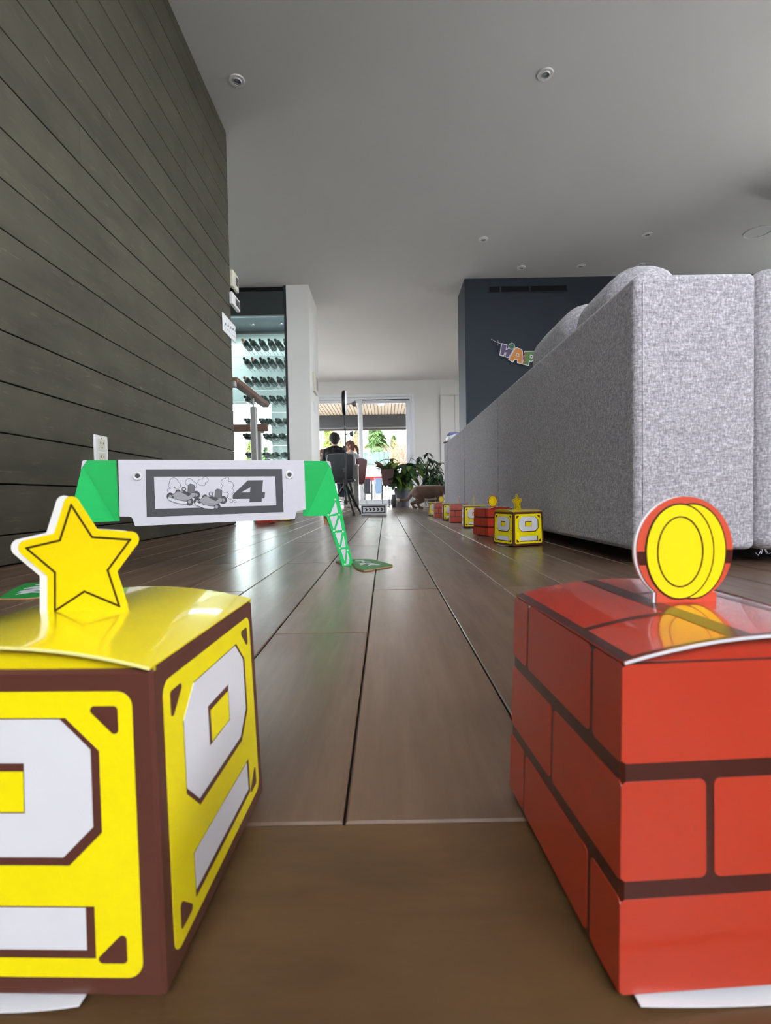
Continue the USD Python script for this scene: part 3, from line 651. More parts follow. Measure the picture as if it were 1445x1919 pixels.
def yellow_box(label, loc, rotz, group=None):
    t = thing('favour_box', label, 'gift box', loc, rotz, group)
    box_shell(t, 'box_brown', 'lid_yellow', 'print_white', 0.026, 'lid_edge_cream')
    e = S * 0.062
    for i, sd in enumerate(SIDES):
        part('side_print', on_face(rrect(e, S - e, e, ZT - ZB - e, 0.005), sd), 'box_yellow', t)
        motif = Polygon([(0.28, 0.83), (0.72, 0.83), (0.81, 0.74), (0.81, 0.51), (0.72, 0.42), (0.28, 0.42), (0.19, 0.51), (0.19, 0.74)], [[(0.39, 0.70), (0.61, 0.70), (0.61, 0.55), (0.39, 0.55)]])
        bar = sbox(0.22, 0.145, 0.78, 0.27)
        sh = affinity.scale(union_all([motif, bar]), S, S, origin=(0, 0))
        part('print_outline', on_face(affinity.translate(sh.buffer(0.0016, join_style=2), 0.0012, -0.0012), sd, 0.0003), 'box_brown', t)
        part('white_print', on_face(sh, sd, 0.0004), 'print_white', t)
        k, w = 0.105 * S, 0.10 * S; hi = ZT - ZB
        tri = [Polygon([(k, k), (k + w, k), (k, k + w)]), Polygon([(S - k, k), (S - k, k + w), (S - k - w, k)]), Polygon([(k, hi - k), (k, hi - k - w), (k + w, hi - k)]), Polygon([(S - k, hi - k), (S - k - w, hi - k), (S - k, hi - k - w)])]
        [part('corner_print', on_face(p.buffer(-0.0014).buffer(0.0014), sd, 0.0003), 'box_brown', t) for p in tri]
    return t
BR = 0.0022
def brick_rows(joints, W_=S):
    hi = ZT - ZB; mv = 0.054 * S; rh = (hi - 2 * mv) / 3; out = []
    for r in range(3):
        z0 = r * (rh + mv); js = joints[(2 - r) % 2]; edges = [0.0] + [j * W_ for j in js] + [W_]
        for i, (a, b) in enumerate(zip(edges[:-1], edges[1:])):
            g = 0.012 * S
            out.append((a + (g if i else -0.0004), b - (g if i < len(edges) - 2 else -0.0004), z0 + (0 if r else 0.0015), z0 + rh))
    return out
def brick_box(label, loc, rotz, group=None):
    t = thing('brick_print_box', label, 'gift box', loc, rotz, group)
    box_shell(t, 'mortar_brown', 'lid_red', 'print_white', 0.005)
    J = {'front': ([0.76], [0.26, 0.80]), 'left': ([0.19, 0.81], [0.49]), 'right': ([0.76], [0.26, 0.80]), 'back': ([0.2, 0.8], [0.5])}
    for sd in SIDES:
        for (a, b, z0, z1) in brick_rows(J[sd]):
            part('printed_brick', on_face(rrect(a, b, z0, z1, 0.0022), sd, 0.00025), 'brick_red', t)
    # mortar lines printed on the lid
    def strip(x0, x1, y0, y1):
        xs = np.linspace(x0, x1, max(2, int(abs(x1 - x0) / 0.006) + 2)); z = ZT + 0.0012 + ARC * (1 - (2 * xs / S) ** 2)
        v = [(x, y0, h) for x, h in zip(xs, z)] + [(x, y1, h) for x, h in zip(xs, z)]; n = len(xs); f = []
        for i in range(n - 1): f += [[i, i + 1, n + i + 1], [i, n + i + 1, n + i]]
        return trimesh.Trimesh(np.array(v), np.array(f), process=False)
    h = S / 2
    st = [strip(-h, h, -h, -h + 0.0016), strip(-h + 0.33 * S, -h + 0.40 * S, -h, h), strip(-h + 0.72 * S, -h + 0.79 * S, -h, h), strip(-h, -h + 0.035 * S, -h, h),
          strip(-h, -h + 0.33 * S, -h + 0.30 * S, -h + 0.33 * S), strip(-h + 0.40 * S, -h + 0.72 * S, -h + 0.62 * S, -h + 0.65 * S), strip(-h + 0.79 * S, h, -h + 0.32 * S, -h + 0.35 * S)]
    part('mortar_print', cat(*st), 'mortar_brown', t)
    return t
SB = ZT + 0.0008 + ARC       # top of the lid at its middle
K = 0.0000815
def star_topper(label, loc, rotz, group=None, alt=False):
    t = thing('star_card', label, 'card topper', loc, rotz, group)
    P = lambda pts: Polygon([((x - 470) * K, (700 - y) * K) for x, y in pts])
    core = P([(402, 122), (512, 300), (722, 317), (592, 482), (650, 680), (458, 597), (290, 702), (298, 490), (143, 355), (332, 315)])
    outer = union_all([core.buffer(0.0034, quad_segs=8), P([(268, 560), (655, 560), (697, 705), (262, 712)])]).buffer(0.001).buffer(-0.001)
    line = core.buffer(0.0003, quad_segs=4).difference(core.buffer(-0.0006, join_style=2))
    place = lambda poly, y, d, dx=0.0: ext_on(affinity.translate(poly, dx, 0), (0, y, 0), (1, 0, 0), (0, 0, 1), d)
    part('card_front', place(outer, 0.0, 0.0006), 'star_yellow', t)
    part('outline_print', place(line, -0.0006, 0.0002), 'print_line', t)
    part('card_back', place(outer.buffer(0.0004), 0.0016, 0.0006, -0.0042), 'card_white', t)
    part('card_spacer', place(outer.intersection(sbox(-0.015, -0.002, 0.015, 0.004)), 0.0013, 0.0013), 'card_white', t)
    return t
KC = 0.0000855
def coin_topper(label, loc, rotz, group=None):
    t = thing('coin_card', label, 'card topper', loc, rotz, group)
    def ell(cx, cy, rx, ry): return affinity.scale(Point(0, 0).buffer(1, quad_segs=24), rx * KC, ry * KC).__class__(affinity.translate(affinity.scale(Point(0, 0).buffer(1, quad_segs=24), rx * KC, ry * KC), (cx - 985) * KC, (632 - cy) * KC).exterior)
    place = lambda poly, y, d, dx=0.0: ext_on(affinity.translate(poly, dx, 0), (0, y, 0), (1, 0, 0), (0, 0, 1), d)
    keep = sbox(-1, -0.0005, 1, 1)
    outer = union_all([ell(985, 365, 250, 268), sbox((835 - 985) * KC, -0.0005, (1150 - 985) * KC, 0.004)]).intersection(keep)
    part('card_front', place(outer, 0.0, 0.0008), 'coin_red', t)
    part('card_back', place(outer, 0.0014, 0.0014, -0.0010), 'card_white', t)
    band = outer.intersection(sbox(-1, (437 - 365) * 0 + (632 - 440) * KC, 1, (632 - 370) * KC))
    part('band_print', place(band, -0.0008, 0.0001), 'mortar_brown', t)
    d1_, d2_ = ell(955, 374, 172, 236), ell(1020, 374, 172, 236)
    part('disc_outline', place(union_all([d1_, d2_]).buffer(0.0007).intersection(keep), -0.0008, 0.0003), 'print_line', t)
    part('disc_side', place(d2_.difference(d1_.buffer(0.0007)).intersection(keep), -0.0008, 0.0005), 'coin_yellow', t)
    fc = part('disc_face', place(d1_.intersection(keep), -0.0008, 0.0006), 'coin_yellow', t)
    part('ring_print', place(ell(955, 375, 121, 180).difference(ell(955, 375, 114, 173)), -0.0014, 0.0002), 'print_line', t)
    return t
def stand_box(px, py, rotz, corner=(-1, -1)):
    """where the middle of a box stands whose near lower corner shows at the pixel"""
    p = at_z(px, py, ZB); a = math.radians(rotz); lx, ly = corner[0] * S / 2 * (1 + FLARE), corner[1] * S / 2 * (1 + FLARE)
    return np.array([p[0] - (lx * math.cos(a) - ly * math.sin(a)), p[1] - (lx * math.sin(a) + ly * math.cos(a)), 0.0])
def topper_at(c, zrot, q, first, label, group, dx=0.0, dy=0.0):
    a = math.radians(zrot); loc = (c[0] + dx * math.cos(a) - dy * math.sin(a), c[1] + dx * math.sin(a) + dy * math.cos(a), SB - 0.0008 - 4 * ARC * (dx / S) ** 2 + 0.0006)
    return dup(first, label, loc, zrot, group)
G1, G2 = 'favour boxes lining the floor track', 'card toppers on the favour boxes'
cA = stand_box(312, 1872, -1.7, (1, -1))
y0_ = yellow_box('largest yellow favour box, standing front left under the star card', cA, -1.7, G1)
st0 = star_topper('large yellow star card standing on the front left box', (cA[0] + 0.0008, cA[1] - 0.002, SB), -1.7, G2)
cB = stand_box(1161, 1873, 3.0, (-1, -1))
b0_ = brick_box('largest red brick-patterned box, standing front right under the coin card', cB, 3.0, G1)
co0 = coin_topper('large round yellow coin card standing on the front right box', (cB[0] - 0.0005, cB[1] - 0.004, SB), 3.0, G2)
# the row along the sofa
c = stand_box(962, 1024, 20); rot = 20 - 90
dup(y0_, 'yellow favour box beside the sofa, nearest of the row along it', c, rot); topper_at(c, rot, 0, st0, 'small star card on the nearest yellow box beside the sofa', G2)
c = stand_box(915, 1004.5, 20); dup(b0_, 'brick-patterned box right behind the nearest yellow box at the sofa', c, 20); topper_at(c, 12, 0, co0, 'small coin card on the nearest brick box beside the sofa', G2)
c = stand_box(868.5, 989, -4); dup(y0_, 'yellow box between two brick-patterned boxes along the sofa', c, -94); topper_at(c, -92, 0, st0, 'star card seen edge-on over the yellow box between two brick boxes', G2)
c = stand_box(843.5, 979.5, -4); dup(b0_, 'brick-patterned box third from the sofa front, with a card seen edge-on', c, -94); topper_at(c, -94, 0, co0, 'coin card seen edge-on on the third brick-side box', G2)
c = stand_box(829.8, 975.2, -4); dup(y0_, 'narrow-looking yellow box half hidden by a brick box far along the sofa', c, -94)
c = stand_box(813.8, 970.8, -3); dup(b0_, 'pale glaring brick-patterned box near the cat, under a coin card', c, -3); topper_at(c, -6, 0, co0, 'smallest coin card, on the brick box near the cat', G2)
c = stand_box(803, 966.8, -4); dup(y0_, 'farthest yellow box of the row, in front of the cat', c, -94); topper_at(c, -92, 0, st0, 'star card seen edge-on on the farthest yellow box by the cat', G2)
# the row behind the gate
c = stand_box(480, 980.5, -4); dup(b0_, 'brick-patterned box showing only its foot below the white banner', c, -4)
c = stand_box(516, 976.5, -4); dup(y0_, 'yellow box behind the white banner beside the hidden brick box', c, -4)

# ================================================================== RACE GATE
GA, GB = at_z(113, 1102)[:2], at_z(651, 1063)[:2]
gA = np.array([-0.640, 1.075, 0]); gB = np.array([-0.128, 1.225, 0])
gu = (gB - gA) / np.linalg.norm(gB - gA); gn = np.array([gu[1], -gu[0], 0.0])   # towards the camera
gate = thing('race_gate', 'white and green cardboard race gate banner with a bold number 4', 'race gate', (gA[0], gA[1], 0), math.degrees(math.atan2(gu[1], gu[0])))
def g2(px, py):
    p = at_plane(px, py, gA, gn) - gA; return (float(np.dot(p, gu)), float(p[2]))
def gpoly(pts, holes=()): return Polygon([g2(*p) for p in pts], [[g2(*p) for p in h] for h in holes])
def gpart(name, poly, y_front, d, m, **k):
    """local frame of the gate: x along it, y away from the camera, z up; front face at y_front"""
    mm = ext_on(poly, (0, y_front + d, 0), (1, 0, 0), (0, 0, 1), d); return part(name, mm, m, gate if 'parent' not in k else k.pop('parent'), **k)
def z6(pts): return [(200 + x / 3.6125, 850 + y / 3.6125) for x, y in pts]
def z7(pts): return [(560 + x / 7.225, 850 + y / 7.225) for x, y in pts]
panel = gpoly(z6([(79, 43), (1335, 45), (1347, 378), (1310, 384), (1290, 388), (1282, 400), (1273, 442), (194, 491), (176, 440), (168, 430), (150, 426), (90, 425)]))
gpart('panel', panel, -0.0030, 0.003, 'gate_white')
gpart('frame_print', gpoly(z6([(264, 107), (1186, 105), (1197, 396), (273, 430)])), -0.0033, 0.0004, 'gate_print')
gpart('inner_print', gpoly(z6([(322, 158), (1139, 155), (1147, 350), (330, 375)])), -0.0036, 0.0004, 'gate_white')
gpart('number_print', gpoly(z6([(955, 182), (1058, 181), (1052, 260), (1072, 262), (1068, 303), (1050, 303), (1048, 328), (965, 330), (968, 306), (854, 307), (856, 276)], ), [z6([(973, 228), (970, 263), (908, 264)])]), -0.0040, 0.0005, 'gate_print')
# plain drawing of two empty go-karts and puffs of dust
def gc(x, y, r): return Polygon([g2(*p) for p in z6([(x + r * math.cos(a), y + r * math.sin(a)) for a in np.linspace(0, 2 * math.pi, 21)[:-1]])])
puffs = [(640, 195, 22), (668, 178, 20), (655, 205, 13), (800, 195, 26), (815, 172, 12), (832, 215, 26), (838, 255, 22), (835, 290, 18), (800, 240, 24), (845, 322, 10), (868, 324, 8), (455, 195, 30), (480, 215, 22), (440, 215, 20), (450, 250, 22), (425, 250, 14), (560, 195, 26), (585, 215, 24)]
pu = union_all([gc(*p) for p in puffs])
[gpart('dust_puff', g_.exterior.buffer(0.0005), -0.0039, 0.0003, 'print_mid') for g_ in getattr(pu, 'geoms', [pu])]
for dx, dy in ((0, 0), (182, 34)):
    w = lambda x, y, r: gc(x + dx, y + dy, r)
    pz = lambda pts: gpoly(z6([(x + dx, y + dy) for x, y in pts]))
    for q_ in ((484, 262, 19), (606, 280, 27), (432, 290, 25), (562, 326, 27)):
        gpart('kart_wheel', w(*q_), -0.0040, 0.0003, 'gate_print'); gpart('wheel_hub', w(q_[0], q_[1], q_[2] * 0.42), -0.0042, 0.0003, 'print_grey')
    seat = pz([(548, 262), (552, 214), (566, 204), (592, 210), (600, 228), (598, 272)])
    body = pz([(440, 284), (470, 262), (520, 248), (548, 262), (598, 266), (604, 288), (574, 306), (540, 322), (480, 314)])
    tub = pz([(505, 262), (532, 254), (578, 272), (556, 288)])
    bumper = pz([(414, 298), (424, 292), (470, 310), (530, 322), (548, 322), (550, 336), (535, 344), (480, 338), (420, 316)])
    for nm, sh_, fill, yy in (('kart_seat', seat, 'print_mid', 0.0044), ('kart_body', body, 'print_grey', 0.0048), ('kart_cockpit', tub, 'gate_print', 0.0052), ('kart_bumper', bumper, 'gate_white', 0.0052)):
        gpart(nm, sh_, -yy, 0.0003, 'gate_print'); gpart(nm, sh_.buffer(-0.0007), -yy - 0.0002, 0.0003, fill)
    wheel_ring = w(524, 240, 15); gpart('steering_wheel', wheel_ring.difference(w(524, 240, 10)), -0.0056, 0.0003, 'gate_print')
for (ex, ey) in ((258.1, 892.1), (541.9, 890.0)):
    u, z = g2(ex, ey); R = 0.0105
    m = lathe([(R * 0.45, 0), (R * 0.5, 0.003), (R * 0.7, 0.0042), (R * 0.92, 0.003), (R, 0.0)], 28); m.apply_transform(frame_mat((u, -0.003, z), (1, 0, 0), (0, 0, 1)))
    e = part('eyelet', m, 'eyelet_white', gate, smooth=40)
    part('eyelet_hole', cyl((u, -0.0034, z), (u, -0.0032, z), R * 0.5, n=24), 'gate_print', e)
# right wing and leg, then the same mirrored on the left
edge = z7([(60, 98), (380, 100), (410, 104), (425, 115), (440, 200), (545, 600), (600, 850), (660, 1170), (648, 1178), (682, 1282), (690, 1290), (735, 1480), (715, 1492), (712, 1528), (700, 1540), (612, 1547), (598, 1538), (590, 1515), (440, 1040), (380, 865), (368, 850), (350, 842), (60, 848)])
tris = [[(500, 655), (530, 800), (430, 825)], [(425, 855), (525, 845), (475, 1015)], [(553, 880), (585, 1030), (500, 1042)], [(497, 1078), (580, 1070), (553, 1240)], [(607, 1115), (633, 1262), (580, 1270)], [(575, 1305), (635, 1298), (623, 1450)], [(663, 1345), (685, 1440), (675, 1495), (648, 1500)]]
bolts = [(497, 622), (402, 830), (548, 828), (478, 1050), (600, 1055), (555, 1278), (662, 1312), (628, 1500)]
uc = (g2(222, 862)[0] + g2(570, 863)[0]) / 2 - 0.0035
def mirrored(poly): return affinity.scale(poly, -1, 1, origin=(uc, 0))
fold = gpoly(z7([(410, 180), (110, 848), (60, 848), (60, 98), (380, 100)]))
for sgn in (0, 1):
    mk = (lambda p: p) if sgn == 0 else mirrored
    full = mk(gpoly(edge)); upper = mk(fold)
    wing = gpart('wing', full, 0.002, 0.003, 'gate_green_lower', label='bright green wing and lattice leg')
    gpart('folded_flap', upper.intersection(full.buffer(-0.0003)), 0.0004, 0.0016, 'gate_green', parent=wing)
    tip = mk(gpoly(z7([(372, 99), (410, 103), (426, 114), (441, 205)])))
    gpart('white_tip', tip, -0.0002, 0.003, 'gate_white', parent=wing, label='white folded corner')
    for tr in tris: gpart('white_panel', mk(gpoly(z7(tr))).buffer(0.0006, quad_segs=3), 0.0016, 0.0006, 'gate_white', parent=wing)
    for bpx in bolts:
        u, z = g2(*z7([bpx])[0]); u = u if sgn == 0 else 2 * uc - u
        part('bolt_print', cyl((u, 0.0014, z), (u, 0.0022, z), 0.0024, n=12), 'gate_white', wing)
    tab = mk(gpoly(z7([(345, 850), (398, 850), (415, 975), (385, 985), (362, 960)])))
    gpart('cardboard_tab', tab, 0.012, 0.003, 'cardboard', label='tan cardboard tab')
    brace = mk(gpoly(z7([(560, 1300), (690, 1295), (730, 1480), (715, 1535), (600, 1540)])))
    gpart('cardboard_brace', brace, 0.0055, 0.003, 'cardboard')
gp = lambda px, py: at_z(px, py, 0.004)
def foot(ptsz, chev, m, scale, ox, oy, label):
    pts = [at_z(ox + x / scale, oy + y / scale, 0.003)[:2] for x, y in ptsz]
    R = np.array([[gu[0], gu[1]], [-gu[1], gu[0]]])
    loc = lambda ps: Polygon([R @ (np.asarray(p) - gA[:2]) for p in ps])
    poly = loc(pts)
    mm = extrude(poly.buffer(0), 0.003); mm.apply_translation([0, 0, 0.0005])
    ft_ = part('foot', mm, m, gate, label=label)
    part('foot_edge', (lambda q: (q.apply_translation([0, 0, 0.0003]), q)[1])(extrude(poly.buffer(0.0004), 0.0022)), 'cardboard', ft_)
    for c_ in chev:
        cp = loc([at_z(ox + x / scale, oy + y / scale, 0.003)[:2] for x, y in c_]).buffer(0)
        q = extrude(cp, 0.0004); q.apply_translation([0, 0, 0.0034]); part('arrow_print', q, 'gate_white', ft_)
foot([(500, 1462), (560, 1440), (735, 1432), (985, 1430), (1268, 1507), (1255, 1517), (880, 1582), (770, 1548), (728, 1480), (690, 1478), (560, 1480)],
     [[(770, 1450), (865, 1447), (905, 1466), (985, 1470), (985, 1478), (880, 1474), (840, 1456), (770, 1458)], [(800, 1495), (880, 1480), (910, 1492), (830, 1520), (840, 1505)], [(900, 1490), (1000, 1487), (1105, 1508), (1070, 1513), (985, 1510), (915, 1530), (960, 1505)]], 'foot_green', 7.225, 560, 850, 'dull green ground card with white arrows')
foot([(-30, 1562), (10, 1548), (120, 1475), (265, 1408), (560, 1390), (640, 1500), (560, 1535), (270, 1560)],
     [[(365, 1425), (600, 1398), (600, 1410), (380, 1432)], [(245, 1470), (300, 1452), (600, 1420), (600, 1432), (320, 1465)], [(175, 1505), (220, 1490), (380, 1462), (400, 1460), (560, 1462), (560, 1475), (420, 1480), (230, 1505)], [(160, 1530), (240, 1502), (330, 1492), (410, 1498), (405, 1508), (330, 1505)]], 'foot_green_bright', 5.558, 0, 840, 'bright green ground card with white arrows')

# ================================================================== ARROW SIGN
sy = at_z(700, 965.5)[1]
a, b = at_y(676.5, 955, sy), at_y(725, 955, sy); top = at_y(700, 944.5, sy)[2]
sw, sx = (b[0] - a[0]) / 2, (a[0] + b[0]) / 2
sign = thing('arrow_sign', 'small white floor sign with a row of five black arrow heads', 'floor sign', (sx, sy, 0))
part('panel', cbx(-sw, sw, 0, 0.02, 0, top, 0.002), 'card_white', sign)
ix0, ix1, iz0, iz1 = -sw * 0.94, sw * 0.88, top * 0.17, top * 0.84
part('frame_print', ext_on(sbox(ix0, iz0, ix1, iz1).difference(sbox(ix0 + 0.011, iz0 + 0.011, ix1 - 0.011, iz1 - 0.011)), (0, 0, 0), (1, 0, 0), (0, 0, 1), 0.0008), 'black', sign)
for i in range(5):
    u = ix0 + 0.028 + i * (ix1 - ix0 - 0.062) / 4.35; zc_ = (iz0 + iz1) / 2; h_ = 0.0155
    part('arrow_print', ext_on(Polygon([(u, zc_ - h_), (u + 0.014, zc_ - h_), (u + 0.029, zc_), (u + 0.014, zc_ + h_), (u, zc_ + h_), (u + 0.013, zc_)]), (0, 0, 0), (1, 0, 0), (0, 0, 1), 0.0008), 'black', sign)
part('rear_stand', cat(cbx(-sw, -sw + 0.006, 0.02, 0.10, 0, top * 0.8, 0.001), cbx(sw - 0.006, sw, 0.02, 0.10, 0, top * 0.8, 0.001), cbx(-sw, sw, 0.02, 0.11, 0, 0.004, 0.001)), 'card_white', sign)

# ================================================================== SOFA
SX, SY0, SY1, SZ0 = 0.560, 1.125, 4.74, 0.034
SZ = 0.652
sofa = thing('sofa', 'large light grey woven fabric sectional sofa', 'sofa', (0, 0, 0))
def soft_box(x0, x1, y0, y1, z0, z1, r, puff=0.0, seed=0):
    m = m3.Manifold.batch_hull([m3.Manifold.sphere(r, 20).translate([x, y, z]) for x in (x0 + r, x1 - r) for y in (y0 + r, y1 - r) for z in (z0 + r, z1 - r)]).refine_to_length(0.05)
    t = to_tm(m); t.merge_vertices()
    if puff:
        c = np.array([(x0 + x1) / 2, (y0 + y1) / 2, (z0 + z1) / 2]); h = np.array([(x1 - x0) / 2, (y1 - y0) / 2, (z1 - z0) / 2])
        q = (t.vertices - c) / h
        w = np.stack([(1 - np.clip(q[:, (k + 1) % 3], -1, 1) ** 2) * (1 - np.clip(q[:, (k + 2) % 3], -1, 1) ** 2) * q[:, k] for k in range(3)], 1)
        t.vertices = t.vertices + puff * w
        t.vertices = t.vertices + (meshkit.fbm(t.vertices * 6 + seed, 3)[:, None] - 0.5) * puff * 0.8 * t.vertex_normals
    return t
seams = [SY0, 2.49, 3.55, 4.50, SY1]
for k, (a, b) in enumerate(zip(seams[:-1], seams[1:])):
    part('side_back', soft_box(SX, SX + 0.272, a + 0.0006, b - 0.0006, SZ0, SZ, 0.016), 'sofa_cloth', sofa, smooth=60)
part('rear_back', soft_box(SX + 0.274, SX + 1.25, SY0 - 0.004, SY0 + 0.26, SZ0 - 0.002, SZ + 0.012, 0.030), 'sofa_cloth', sofa, smooth=60)
part('rear_back', soft_box(SX + 1.252, SX + 2.4, SY0 - 0.004, SY0 + 0.26, SZ0 - 0.002, SZ + 0.012, 0.030), 'sofa_cloth', sofa, smooth=60)
for k, (a, b) in enumerate(zip([SY0 + 0.262, 2.49, 3.55], [2.49, 3.55, SY1])):
    part('seat', soft_box(SX + 0.274, SX + 0.98, a + 0.002, b - 0.002, SZ0 + 0.04, 0.43, 0.04), 'sofa_cloth', sofa, smooth=60)
part('seat', soft_box(SX + 0.984, SX + 2.4, SY0 + 0.262, SY0 + 0.98, SZ0 + 0.04, 0.43, 0.04), 'sofa_cloth', sofa, smooth=60)
# hem stitch along the near corner, a piping line just round the corner
part('corner_seam', tube([(SX + 0.0165, SY0 - 0.0008, SZ0 + 0.012), (SX + 0.0165, SY0 - 0.0008, SZ - 0.02)], 0.0012, 6), 'sofa_cloth', sofa)
for (x, y) in ((SX + 0.06, SY0 + 0.08), (SX + 0.06, 4.66), (SX + 2.3, SY0 + 0.08), (SX + 0.9, 4.66), (SX + 0.06, 2.9), (SX + 2.3, SY0 + 0.9)):
    part('foot', cyl((x, y, 0), (x, y, SZ0 + 0.045), 0.02, 0.026, 16), 'black_plastic', sofa)
part('loose_threads', cat(*[tube([(SX + 0.285 + dx, SY0 - 0.004, SZ0 + 0.002), (SX + 0.283 + 2.2 * dx, SY0 - 0.008, SZ0 - 0.005 - abs(dx)), (SX + 0.283 + 3.6 * dx, SY0 - 0.010, SZ0 - 0.004)], 0.0007, 5) for dx in (-0.006, -0.003, 0.002, 0.004)]), 'sofa_cloth', sofa)
# rounded headrest cushions lying along the top of the back
def cushion(label, x0, x1, y0, y1, zt, r=0.07, puff=0.012, tilt=0.0):
    z0 = SZ + 0.002; th = x1 - x0; t = thing('sofa_cushion', label, 'cushion', ((x0 + x1) / 2, (y0 + y1) / 2, z0), tilt, 'headrest cushions along the sofa back')
    m = soft_box(-th / 2, th / 2, -(y1 - y0) / 2, (y1 - y0) / 2, -0.06, zt - z0, r, puff, seed=y0)
    m.vertices[:, 2] = np.maximum(m.vertices[:, 2], 0.0004)
    part('cover', m, 'sofa_cloth', t, smooth=60)
    w = (y1 - y0) / 2 - r
    part('piping', tube([(0.02, -w, zt - z0 + 0.001), (0.02, -w * 0.5, zt - z0 + 0.004), (0.02, w * 0.5, zt - z0 + 0.004), (0.02, w, zt - z0 + 0.001)], 0.0018, 6), 'sofa_cloth', t)
    return t
cushion('light grey cushion rising over the near corner of the sofa', 0.612, 0.788, 1.30, 1.64, 0.764)
cushion('grey cushion in the middle of the sofa back, over the party letters', 0.615, 0.815, 1.655, 2.13, 0.800)
cushion('grey cushion far along the sofa, barely over its back', 0.60, 0.80, 2.62, 3.1, 0.69, 0.045)
# folded cloth and book on the far end
zt_ = SZ
bk = thing('book', 'dark flat book on the far end of the sofa back', 'book', (SX + 0.075, 4.62, SZ), 20)
part('cover', cbx(-0.06, 0.08, -0.09, 0.09, 0.0005, 0.014, 0.001), 'charcoal', bk)
part('pages', cbx(-0.058, 0.0795, -0.088, 0.091, 0.003, 0.0115, 0.0005), 'card_white', bk)
cl = thing('folded_cloth', 'crumpled white and blue cloth on the far end of the sofa back', 'cloth', (SX + 0.075, 4.62, SZ + 0.0142))
m = soft_box(-0.06, 0.06, -0.10, 0.10, 0.0, 0.05, 0.022); m.vertices[:, 2] *= 0.6 + 0.9 * meshkit.fbm(m.vertices * 25, 3, 3); m.vertices[:, 2] = np.maximum(m.vertices[:, 2], 0.0003)
part('cloth_fold', m, 'trim_white', cl, smooth=60)
m = soft_box(-0.05, 0.055, -0.08, 0.06, 0.045, 0.075, 0.012); m.vertices += (meshkit.fbm(m.vertices * 30, 3, 8)[:, None] - 0.5) * 0.03
part('cloth_fold', m, 'cloth_blue', cl, smooth=60, label='blue fold')

# ================================================================== LETTER GARLAND
gy = 5.70
gar = thing('letter_garland', 'colourful HAP letter garland strung on the navy wall', 'garland', (0, 0, 0))
def zg(pts): return [(900 + x / 7.225, 510 + y / 7.225) for x, y in pts]
def wp(pts): return Polygon([(lambda q: (q[0], q[2]))(at_y(px, py, gy)) for px, py in zg(pts)])
def letter(name, pts, m, y, holes=(), inner=None):
    poly = wp(pts)
    for h in holes: poly = poly.difference(wp(h))
    pl = part(name, ext_on(poly.buffer(0.003), (0, y, 0), (1, 0, 0), (0, 0, 1), 0.002), 'card_white', gar, label='white-edged card letter')
    part('letter_face', ext_on(poly.buffer(-0.006), (0, y - 0.002, 0), (1, 0, 0), (0, 0, 1), 0.0015), m, pl)
    return pl, poly
letter('letter', [(290, 965), (365, 985), (352, 1050), (380, 1030), (395, 990), (465, 1000), (462, 1040), (385, 1160), (332, 1145), (345, 1095), (335, 1090), (318, 1140), (262, 1125)], 'garland_purple', gy)
disc = wp([(425 + 45 * math.cos(a), 1005 + 45 * math.sin(a)) for a in np.linspace(0, 2 * math.pi, 25)[:-1]])
part('round_badge', ext_on(disc, (0, gy - 0.004, 0), (1, 0, 0), (0, 0, 1), 0.0015), 'card_white', gar)
part('badge_face', ext_on(disc.buffer(-0.006), (0, gy - 0.006, 0), (1, 0, 0), (0, 0, 1), 0.0015), 'garland_teal', gar)
letter('letter', [(480, 1020), (562, 1048), (572, 1085), (565, 1245), (500, 1230), (500, 1190), (472, 1180), (440, 1222), (382, 1185)], 'garland_orange', gy - 0.005, [[(492, 1108), (520, 1115), (516, 1140), (486, 1130)]])
letter('letter', [(600, 1072), (730, 1072), (765, 1115), (755, 1175), (690, 1215), (665, 1205), (655, 1268), (570, 1245), (580, 1190)], 'garland_green', gy - 0.002, [[(680, 1125), (708, 1135), (700, 1165), (678, 1158)]])
part('red_trim', ext_on(wp([(612, 1078), (600, 1245), (572, 1238), (590, 1200), (572, 1170), (600, 1140), (585, 1105)]), (0, gy - 0.006, 0), (1, 0, 0), (0, 0, 1), 0.0015), 'garland_red', gar)
pts = [at_y(*p, gy + 0.012) for p in zg([(148, 905), (200, 935), (270, 965), (300, 985)])]
part('string', tube(pts, 0.0025, 6), 'card_white', gar)
part('string_knot', tube([at_y(*p, gy + 0.010) for p in zg([(240, 920), (243, 955), (236, 990)])], 0.004, 6), 'print_grey', gar)
# ================================================================== RING LIGHT ON A TRIPOD
RY = 4.80
rc = at_y(645, 755, RY); hub = at_y(647.5, 908, RY); ft1 = at_z(663, 966.5)
rl = thing('ring_light', 'black ring light on a slim tripod stand, seen edge-on in the hallway', 'ring light', (0, 0, 0))
R = 0.118
tor = trimesh.creation.torus(R - 0.022, 0.022, major_sections=40, minor_sections=14); tor.apply_transform(frame_mat((0, 0, 0), (0, 1, 0), (0, 0, 1))); tor.vertices[:, 0] *= 0.95; tor.apply_translation(rc)
a_ = math.radians(-3.0); ry_ = trimesh.transformations.rotation_matrix(-a_, [0, 0, 1], rc); tor.apply_transform(ry_)
part('ring_housing', tor, 'black_plastic', rl, smooth=50)
tor2 = trimesh.creation.torus(R - 0.022, 0.019, major_sections=40, minor_sections=14); tor2.apply_transform(frame_mat((0, 0, 0), (0, 1, 0), (0, 0, 1))); tor2.vertices[:, 0] *= 0.8; tor2.apply_translation(rc + np.array([0.010, 0, 0])); tor2.apply_transform(ry_)
part('diffuser', tor2, 'ring_white', rl, smooth=50)
px0 = hub[0] - 0.008
ptop = np.array([rc[0] - 0.002, RY, rc[2] - R])
